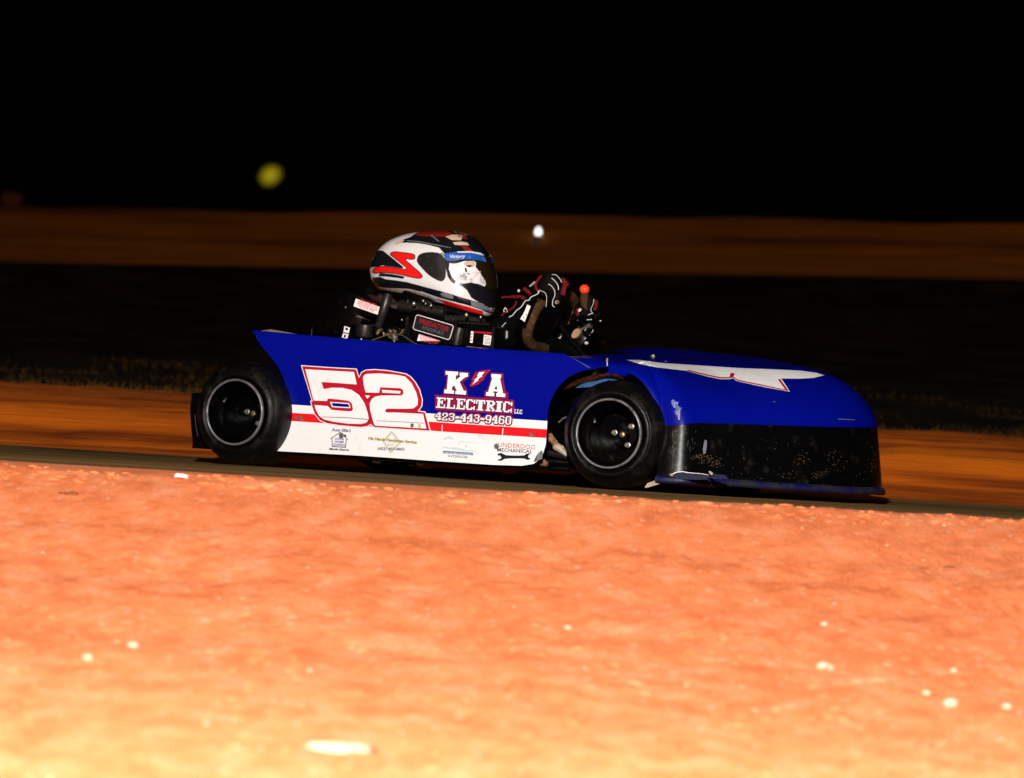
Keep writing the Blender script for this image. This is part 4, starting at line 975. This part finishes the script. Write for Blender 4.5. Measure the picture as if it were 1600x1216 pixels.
cl_ = MB(); cl_.tube([sw_c - nW * .03, (1.12, 0, .09)], .010, 10); cl_.build('steering_column', M['blackmatte'], car, smooth=True)

# ------------------------------------------------------------------ the driver
BASE = Vector((.12, .02, .11))
drv = empty('person', 'racing driver hunched over the wheel in black suit and full face helmet', 'person', MCAR @ BASE, -YAW)
def skin(name, joints, edges, m, parent, base, sub=2, root=0):
    me = bpy.data.meshes.new(name); me.from_pydata([Vector(j[0]) - base for j in joints], edges, []); me.materials.append(m)
    o = bpy.data.objects.new(name, me); C.objects.link(o); o.parent = parent
    md = o.modifiers.new('skin', 'SKIN'); md.use_smooth_shade = True
    for i, j in enumerate(joints):
        r_ = j[1]; r_ = r_ if isinstance(r_, tuple) else (r_, r_)
        me.skin_vertices[0].data[i].radius = r_; me.skin_vertices[0].data[i].use_root = (i == root)
    s_ = o.modifiers.new('smooth', 'SUBSURF'); s_.levels = sub; s_.render_levels = sub
    return o
HR = U(862, 455, -.10)      # right hand on the wheel's top
HL = U(912, 492, .10)       # left hand
J = [((.12, .02, .16), (.13, .15)), ((.17, .02, .27), (.11, .14)), ((.25, .02, .38), (.11, .15)), ((.31, .02, .45), (.07, .09)), ((.36, .02, .50), .052), ((.40, .02, .57), (.075, .085)), ((.41, .02, .62), .07),
     ((.30, -.14, .43), .062), ((.42, -.24, .40), .052), (tuple(U(778, 524, -.24)), .044), (tuple(U(808, 494, -.19)), .031), (tuple(U(838, 460, -.13)), .024),
     ((.30, .18, .43), .062), ((.42, .27, .40), .052), ((.56, .27, .37), .045), (tuple(U(880, 540, .19)), .036), (tuple(U(900, 515, .13)), .028),
     ((.16, -.09, .15), .09), ((.45, -.13, .26), .072), ((.66, -.13, .30), .058), ((.92, -.11, .18), .042), ((1.10, -.10, .10), .036), ((1.20, -.10, .14), .030),
     ((.16, .13, .15), .09), ((.45, .17, .26), .072), ((.66, .17, .30), .058), ((.92, .14, .18), .042), ((1.10, .13, .10), .036), ((1.20, .13, .14), .030)]
Ed = [(0, 1), (1, 2), (2, 3), (3, 4), (4, 5), (5, 6), (2, 7), (7, 8), (8, 9), (9, 10), (10, 11), (2, 12), (12, 13), (13, 14), (14, 15), (15, 16), (0, 17), (17, 18), (18, 19), (19, 20), (20, 21), (21, 22), (0, 23), (23, 24), (24, 25), (25, 26), (26, 27), (27, 28)]
body = skin('body', J, Ed, M['suit'], drv, BASE)

# gloves: palm with five fingers closed round the rim
def glove(wrist, knuck, grip, side, nm='glove'):
    """wrist -> knuck is the back of the hand; fingers curl from the knuckles toward grip"""
    wv, kv, gv = Vector(wrist), Vector(knuck), Vector(grip)
    fw = (kv - wv).normalized(); lat = Vector(side).normalized(); cu = (gv - kv); cu = (cu - lat * cu.dot(lat))
    js = [(wv, .024), (wv.lerp(kv, .5), (.020, .034)), (kv, (.015, .036))]; ed = [(0, 1), (1, 2)]
    hand = skin(nm, [(tuple(a), b) for a, b in js], ed, M['glove'], drv, BASE, 2)
    for k, (ln, off) in enumerate(((.9, -.030), (1.0, -.010), (.96, .010), (.8, .029))):
        root = wv.lerp(kv, .80) + lat * off; k1 = kv + lat * off + fw * .012 * ln
        p2 = k1 + (fw * .35 + cu.normalized() * .9).normalized() * .026 * ln
        p3 = p2 + (cu.normalized() * .9 - fw * .55).normalized() * .022 * ln
        p4 = p3 + (cu.normalized() * .1 - fw * .9).normalized() * .016 * ln
        f = skin('finger', [(tuple(root), .0095), (tuple(k1), .0105), (tuple(p2), .0095), (tuple(p3), .0088), (tuple(p4), .0078)], [(0, 1), (1, 2), (2, 3), (3, 4)], M['glove'], hand, BASE, 2)
    t0 = wv.lerp(kv, .35) + lat * -.024; t1 = t0 + (fw * .5 - lat * .6 + cu.normalized() * .5).normalized() * .03; t2 = t1 + (fw * .6 + cu.normalized() * .7 + lat * .2).normalized() * .026
    skin('thumb', [(tuple(t0), .012), (tuple(t1), .0105), (tuple(t2), .009)], [(0, 1), (1, 2)], M['glove'], hand, BASE, 2)
    return hand
def on(px, py, y): return U(px, py, y)
g1 = glove(on(845, 466, -.13), on(868, 438, -.115), on(880, 462, -.10), (.25, .95, 0))
g2 = glove(on(898, 512, .10), on(912, 484, .09), on(926, 500, .08), (.25, .95, .1))
# bulky back-of-hand pad and its piping
zI = zoom(800, 420, 8.69)
def IP(a, b, y): return U(*zI([(a, b)])[0], y)
pad = MB()
pad.ball(IP(500, 230, -.145), .040, (.95, .55, 1.02), 24, 16, rot=Matrix.Rotation(R(25), 3, 'Y')); pad.ball(IP(590, 330, -.135), .030, (.8, .6, 1.35), 20, 14); pad.ball(IP(430, 270, -.14), .032, (1, .6, 1.1), 20, 14)
pad.build('glove_pad', M['glove'], g1, smooth='all').location = -BASE
def pip(nm, pts, y, r, m, par):
    b = MB(); P = [IP(a, c, y) - BASE for a, c in pts]
    if len(P) > 2: P = dens(P, 4)
    b.tube(P, r, 6); return b.build(nm, m, par, smooth=True)
YG = -.176
pip('piping', [(545, 80), (600, 88), (650, 140), (675, 190)], YG + .005, .0011, M['piping'], g1)
pip('piping', [(540, 128), (590, 175), (625, 230), (632, 290)], YG, .0014, M['piping'], g1)
pip('piping', [(495, 208), (540, 240), (578, 300), (580, 370), (555, 430), (552, 500), (578, 520)], YG - .004, .0013, M['piping'], g1)
pip('piping', [(360, 340), (355, 310), (375, 292), (400, 305), (440, 320), (468, 370), (470, 430), (462, 518)], YG - .008, .0010, M['piping'], g1)
pip('piping', [(235, 240), (300, 180), (310, 190), (245, 245)], YG, .0009, M['piping'], g1)
pip('glove_trim', [(400, 90), (340, 170), (318, 220), (330, 270), (350, 310)], YG + .004, .0040, M['suitred'], g1)
pip('glove_trim', [(680, 150), (715, 190), (718, 230), (700, 300), (690, 360)], -.150, .0075, M['suitred'], g1)
pip('glove_trim', [(700, 185), (745, 210), (720, 235)], -.150, .0065, M['suitred'], g1)
b = MB(); b.lathe([(.003, 0), (.0055, -.002), (.0055, .002)], IP(612, 455, -.172) - BASE, 'Y', 12, closed=True); b.build('glove_ring', M['cream'], g1, smooth=True)
# sleeve trims and patches
pip('sleeve_trim', [(-10, 380), (60, 385), (120, 380), (180, 415)], -.215, .0050, M['suitred'], body)
pip('sleeve_trim', [(160, 270), (215, 310), (255, 350)], -.185, .0060, M['suitred'], body)
pip('sleeve_trim', [(60, 440), (45, 490), (0, 540), (-90, 590), (-140, 640)], -.26, .0028, M['suitred'], body)
pip('sleeve_trim', [(-140, 390), (-60, 385), (60, 390)], -.235, .0030, M['suitred'], body)
pip('piping', [(-80, 700), (-40, 660), (10, 630), (60, 570), (130, 515), (180, 440), (230, 425), (260, 385), (350, 340), (370, 300)], -.235, .0017, M['piping'], body)
pip('piping', [(-160, 820), (-120, 770), (-80, 730)], -.27, .0012, M['piping'], body)
b = MB(); b.ball(IP(92, 300, -.22) - BASE, .004, (1, 1, 1.2)); b.build('sleeve_snap', M['piping'], body, smooth='all')
def ipatch(nm, pts, y, m, par, th=.002, lb=None):
    b = MB(); b.plate([IP(a, c, y) - BASE for a, c in pts], (0, th, 0)); return b.build(nm, m, par, label=lb)
ipatch('sleeve_patch', [(205, 488), (252, 510), (205, 630), (170, 720), (112, 682), (150, 620), (180, 560)], -.245, M['patch'], body)
ipatch('patch_print', [(180, 622), (192, 618), (200, 632), (186, 634)], -.2462, M['blackprint'], body, .001)
ipatch('patch_print', [(150, 655), (170, 662), (162, 670), (148, 664)], -.2462, M['blackprint'], body, .001)
ipatch('sleeve_patch', [(682, 850), (692, 870), (650, 950), (592, 1052), (556, 1000), (600, 950)], .02, M['patch'], body)
ipatch('sleeve_patch', [(775, 955), (828, 1000), (765, 1080), (672, 1112), (660, 1095), (700, 1040)], .01, M['patch'], body)
for q in ([(600, 985), (608, 982), (606, 1008), (598, 1006)], [(630, 962), (650, 950), (645, 962)], [(740, 1030), (765, 1020), (762, 1026), (742, 1040)], [(765, 990), (785, 1000), (780, 1006)], [(690, 1080), (715, 1092), (712, 1098), (692, 1086)]):
    ipatch('patch_print', q, -.0, M['blackprint'], body, .001)
ipatch('suit_logo', [(-118, 560), (-95, 520), (-75, 545), (-58, 575), (-60, 592), (-115, 588)], -.262, M['piping'], body)
ipatch('suit_logo', [(-108, 568), (-95, 540), (-80, 560), (-70, 582), (-102, 578)], -.2635, M['blackprint'], body)
pip('piping', [(470, 980), (520, 940), (600, 860), (690, 770)], .0, .0010, M['piping'], body)
# second glove's trims
pip('glove_trim', [(905, 540), (890, 600), (900, 640)], .045, .0065, M['suitred'], g2)
pip('glove_trim', [(1140, 430), (1145, 500), (1120, 560)], .05, .0050, M['suitred'], g2)
pip('piping', [(1110, 410), (1105, 470), (1075, 540), (1075, 580), (1100, 605)], .04, .0010, M['piping'], g2)
pip('piping', [(1035, 630), (1070, 612), (1100, 608)], .035, .0013, M['piping'], g2)
pip('piping', [(1015, 695), (1085, 690)], .035, .0014, M['piping'], g2)
pad = MB(); pad.ball(IP(1010, 520, .07), .034, (.8, .6, 1.2), 20, 14); pad.ball(IP(930, 560, .065), .020, (1, .6, 1.2), 16, 12)
pad.build('glove_pad', M['glove'], g2, smooth='all').location = -BASE
ipatch('glove_patch', [(895, 560), (925, 535), (945, 550), (930, 580), (905, 590)], .030, M['piping'], g2)

# dash hardware: gauge, switch panel, mirror-like caps seen at the cockpit's front edge
dsh = MB(); dsh.box(IP(985, 1010, .05), (.055, .14, .07), Matrix.Rotation(R(35), 3, 'Y'), bev=.012); dsh.ball(IP(900, 900, .03), .030, (1.3, 1.2, .75), rot=Matrix.Rotation(R(38), 3, 'Y')); dsh.tube([IP(800, 760, .04), IP(870, 700, .04), IP(960, 700, .04), IP(1040, 730, .04)], .008, 10); dsh.tube([IP(760, 780, .04), IP(840, 830, .03), IP(900, 960, .03), IP(950, 1080, .03)], .007, 10); dsh.ball(IP(1000, 760, .06), .036, (1.2, .7, .8), rot=Matrix.Rotation(R(30), 3, 'Y')); dsh.box(IP(820, 1080, .04), (.10, .12, .05), bev=.01)
dash = dsh.build('dash_pod', M['black'], car, smooth=True, label='dark clutter of switches ahead of the steering wheel')
gq = Matrix.Rotation(R(-38), 3, 'Y')
gg = MB(); gg.lathe([(.0001, -.006), (.016, -.006), (.018, -.002), (.018, .004)], (0, 0, 0), 'Y', 24)
for v in gg.v: v.x *= .62
gg.v = [IP(875, 880, -.03) + Matrix.Rotation(R(38), 3, 'Y') @ v for v in gg.v]; gg.build('gauge', mat('tan_gauge_face', (.34, .21, .12), .5, dirt=(.1, .06, .03), dirt_amt=.5, dirt_scale=90), dash, smooth=True)
for a, b, r_, mm in ((1010, 1010, .0055, 'piping'), (805, 915, .005, 'steel'), (690, 770, .004, 'steel'), (1200, 710, .004, 'steel'), (965, 1165, .003, 'piping'), (890, 705, .010, 'black'), (905, 795, .007, 'black'), (1050, 905, .010, 'black')):
    k = MB(); k.ball(IP(a, b, -.01), r_, (1.1, 1, .9)); k.build('switch', M[mm], dash, smooth='all')
k = MB(); k.tube(dens([IP(945, 825, -.0), IP(1000, 790, 0), IP(1065, 775, 0), IP(1010, 800, 0), IP(990, 840, 0)], 3), .0035, 8); k.tube(dens([IP(1060, 900, 0), IP(1090, 860, 0), IP(1100, 830, 0)], 3), .002, 8); k.build('lever', M['steel'], dash, smooth=True)
kn = MB(); kn.ball(IP(985, 282, .06), .0150, (1, 1, .98), 24, 16); kno = kn.build('knob', M['orangeknob'], dash, smooth='all', label='bright orange round knob')
k = MB(); k.tube([IP(985, 335, .06), IP(985, 400, .06), IP(1000, 560, .06), IP(1000, 800, .06)], [.011, .014, .012, .010], 12); k.build('knob_shaft', M['suede'], dash, smooth=True)

# ------------------------------------------------------------------ helmet (part of the driver, with its own pieces)
zJ = zoom(570, 350, 7.273)
YH = .02
hp = [(690, 361.5), (705, 361.6), (722, 364), (736, 370), (746, 379), (754, 391), (760, 403), (764, 416), (767, 430), (768, 444), (768, 457), (768, 470), (767, 481), (765, 490), (758, 496.5), (745, 494.5), (730, 491), (715, 487), (700, 482), (682, 476.5), (660, 470.5), (640, 465.5), (620, 460.5), (603, 456), (592, 449), (586, 438), (584, 425), (586, 412), (592, 399), (601, 387), (613, 377), (628, 370), (645, 365), (668, 362.3)]
P2 = [U(a, b, YH) for a, b in smooth_poly(hp, 1)]
cen = U(682, 428, YH)
prof_a = sorted([(math.atan2(p.z - cen.z, p.x - cen.x), math.hypot(p.x - cen.x, p.z - cen.z)) for p in P2])
def Rr_(a):
    n = len(prof_a)
    for i in range(n):
        a0, r0 = prof_a[i]; a1, r1 = prof_a[(i + 1) % n]
        if i == n - 1: a1 += 2 * math.pi
        aa = a if a >= a0 else a + 2 * math.pi
        if a0 <= aa <= a1: return r0 + (r1 - r0) * (aa - a0) / (a1 - a0 + 1e-9)
    return prof_a[0][1]
NA, NL = 96, 40; hm = MB(); vs = []
for j in range(NL + 1):
    lam = -math.pi / 2 + math.pi * j / NL
    cl2 = abs(math.cos(lam)) ** .72; sl2 = math.copysign(abs(math.sin(lam)) ** .95, math.sin(lam))
    for i in range(NA):
        a = -math.pi + 2 * math.pi * i / NA; r_ = Rr_(a)
        wd = .118
        vs.append(Vector((cen.x + r_ * math.cos(a) * cl2, YH + wd * sl2, cen.z + r_ * math.sin(a) * cl2)))
hm.add(vs, [[j * NA + i, j * NA + (i + 1) % NA, (j + 1) * NA + (i + 1) % NA, (j + 1) * NA + i] for j in range(NL) for i in range(NA)])
hel = hm.build('helmet', M['hwhite'], drv, smooth='all', label='white full face helmet with red and black swooshes')
bvH = bvh_of(hel)
for v in hel.data.vertices: v.co -= BASE
def hd(nm, polys, m, off, sm=0, lb=None):
    P = [zJ(smooth_poly(p, sm) if sm else p) for p in polys]
    o = decal(nm, tri2d(P), bvH, M[m], hel, off, maxe=2.2, drop=.03, label=lb)
    for v in o.data.vertices: v.co -= BASE
    # the same print on the other side of the helmet
    me = o.data.copy(); 
    for v in me.vertices: v.co.y = 2 * (YH - BASE.y) - v.co.y
    o2 = bpy.data.objects.new(nm, me); C.objects.link(o2); o2.parent = hel
    return o
hd('black_graphic', [[(380, 215), (440, 178), (520, 150), (580, 110), (660, 80), (860, 70), (1080, 80), (1250, 140), (1400, 260), (1470, 380), (1480, 420), (1340, 370), (1250, 325), (1100, 320), (905, 340), (870, 300), (840, 270), (700, 235), (600, 220), (480, 215)]], 'hblack', .0008)
hd('red_graphic', [[(560, 135), (620, 105), (690, 88), (780, 78), (880, 82), (960, 95), (1000, 125), (920, 148), (820, 150), (700, 146)], [(1040, 110), (1140, 128), (1165, 180), (1090, 165), (1040, 140)]], 'hdarkred', .0014)
hd('red_graphic', [[(1090, 250), (1160, 255), (1240, 318), (1150, 316)]], 'hdarkred', .0014)
hd('cream_graphic', [[(915, 150), (990, 125), (1060, 128), (1120, 140), (1090, 190), (990, 188)], [(1000, 212), (1090, 205), (1160, 215), (1185, 245), (1080, 245), (1020, 240)]], 'hcream', .0014)
hd('cream_graphic', [[(330, 238), (370, 205), (430, 180), (450, 190), (420, 222), (380, 235)]], 'hcream', .0014)
hd('silver_line', [[(480, 190), (640, 205), (850, 245), (980, 272), (980, 278), (850, 255), (640, 215), (480, 197)], [(740, 130), (760, 132), (850, 200), (838, 204)]], 'hgrey', .0016)
hd('black_graphic', [[(60, 300), (205, 305), (260, 345), (440, 490), (430, 505), (300, 485), (200, 472), (60, 500)]], 'hblack', .0009)
Sred = [(290, 345), (320, 320), (430, 330), (560, 348), (570, 372), (560, 403), (440, 393), (490, 440), (560, 500), (635, 565), (655, 598), (630, 616), (560, 608), (400, 568), (230, 545), (95, 560), (100, 505), (200, 482), (380, 508), (505, 524), (430, 455), (345, 388)]
hd('black_graphic', [inflate(Sred, 9)], 'hblack', .0014, 1)
hd('red_graphic', [Sred], 'hred', .0020, 1)
hd('black_graphic', [[(180, 560), (300, 568), (420, 590), (458, 600), (440, 620), (380, 612), (280, 600), (160, 590)]], 'hblack', .0022)
hd('black_graphic', [[(90, 610), (175, 600), (240, 628), (350, 640), (480, 660), (700, 720), (900, 772), (1150, 850), (1290, 890), (1400, 940), (1450, 1010), (1420, 1010), (1330, 980), (1150, 922), (1000, 882), (820, 832), (640, 768), (500, 735), (240, 722), (100, 700)]], 'hblack', .0010)
hd('cream_graphic', [[(20, 700), (240, 724), (500, 738), (640, 770), (760, 825), (700, 860), (560, 850), (380, 820), (120, 760), (20, 740)]], 'hcream', .0012)
hd('red_graphic', [[(560, 790), (660, 790), (760, 826), (800, 860), (740, 860), (640, 835)]], 'hdarkred', .0016)
hd('white_line', [[(640, 762), (820, 826), (1000, 876), (1180, 927), (1340, 978), (1340, 988), (1180, 940), (1000, 890), (810, 838), (860, 900), (850, 902), (775, 830), (640, 772)]], 'hwhite', .0018)
hd('red_graphic', [[(815, 842), (1000, 892), (1180, 942), (1342, 990), (1345, 1020), (1310, 1045), (1200, 1030), (1060, 985), (1000, 1010), (960, 1015), (880, 970), (865, 910)]], 'hred', .0014)
hd('grey_graphic', [[(860, 790), (900, 772), (1000, 800), (1010, 850), (960, 845), (880, 820)], [(1200, 870), (1290, 895), (1400, 945), (1440, 1000), (1380, 985), (1210, 930)]], 'hgrey', .0016)
hd('mouth_vent', [[(1110, 712), (1180, 690), (1300, 700), (1400, 720), (1560, 760), (1560, 960), (1450, 960), (1400, 935), (1290, 888), (1210, 840), (1160, 752)]], 'hblack', .0012)
podp = [(595, 410), (610, 362), (660, 332), (760, 322), (850, 332), (900, 372), (918, 440), (926, 540), (920, 615), (885, 655), (830, 642), (740, 592), (660, 510), (603, 445)]
hd('side_pod', [podp], 'pod', .0030, 1)
# side-pod screws and slots
for a, b, r_ in ((712, 405, .0075), (705, 450, .006), (795, 378, .003), (870, 500, .006), (900, 470, .004), (880, 350, .005)):
    q = zJ([(a, b)])[0]; d = rl(*q).normalized(); h, n, _, _ = bvH.ray_cast(CAML, d); n = n if n.dot(d) < 0 else -n
    k = MB(); k.lathe([(r_ * .55, .0), (r_, .0005), (r_ * .9, .002), (r_ * .6, .002)], (0, 0, 0), 'Z', 12, rot=n.to_track_quat('Z', 'Y').to_matrix(), closed=True); _mv(k, 'pod_screw', M['tube'], hel, h + n * .0032 - BASE)
# visor: a curved shield of its own, standing proud of the shell, wrapped round the front
vz = [(900, 352), (935, 340), (1050, 325), (1180, 325), (1300, 345), (1420, 400), (1480, 470), (1500, 560), (1500, 700), (1490, 760), (1380, 730), (1290, 690), (1200, 690), (1120, 705), (1050, 690), (990, 650), (955, 590), (930, 500), (915, 420)]
hd('visor', [vz], 'smoke', .0050)
hd('visor_gasket', [[(905, 400), (940, 420), (950, 520), (975, 590), (1010, 640), (1060, 670), (1130, 685), (1200, 672), (1300, 690), (1290, 705), (1200, 700), (1120, 712), (1040, 692), (985, 655), (945, 595), (925, 500)]], 'hblack', .0062)
hd('visor_reflection', [[(965, 450), (1000, 458), (1060, 450), (1120, 430), (1230, 428), (1255, 445), (1250, 500), (1300, 560), (1320, 600), (1350, 640), (1362, 690), (1345, 715), (1300, 690), (1200, 668), (1120, 680), (1060, 664), (1015, 635), (985, 590), (960, 520)]], 'visor_glare', .0058)  # reflection of the flash, painted white onto the visor
hd('face_opening', [[(1110, 450), (1160, 428), (1240, 430), (1250, 470), (1215, 500), (1150, 492)]], 'hcream', .0064, 1)
hd('face_opening', [[(1140, 480), (1180, 476), (1225, 482), (1180, 500)], [(1155, 562), (1190, 568), (1175, 585)], [(1130, 505), (1150, 510), (1160, 560), (1140, 550)]], 'hblack', .0068)
hd('scratch', [[(1218, 612), (1300, 540), (1306, 545), (1226, 617)]], 'hcream', .0070)
hd('visor_band', [[(905, 352), (935, 340), (1050, 325), (1180, 325), (1290, 345), (1345, 390), (1365, 440), (1300, 425), (1200, 412), (1120, 412), (1010, 425), (930, 425), (915, 390)]], 'vblue', .0062)
hd('visor_band', [[(970, 430), (1060, 418), (1110, 420), (1070, 445), (1000, 455)]], 'hblack', .0068)
hd('visor_band', [[(1040, 326), (1180, 322), (1300, 342), (1340, 368), (1310, 368), (1200, 340), (1060, 338)]], 'hwhite', .0068)
q = zJ([(1052, 395)])[0]
o = decal('lettering', text2d('Victory', q, (1, -.01), (0, -1), 7.0, 23, .02, .2, 'CENTER'), bvH, M['hwhite'], hel, .0070)
for v in o.data.vertices: v.co -= BASE
# neck roll of the helmet
nr = MB(); nr.tube([U(a, b, y) - BASE for a, b, y in ((600, 457, -.02), (640, 468, -.07), (690, 482, -.085), (735, 494, -.06), (757, 497, -.0))], [.010, .013, .013, .012, .008], 10); nr.build('neck_roll', M['blackmatte'], hel, smooth='all')
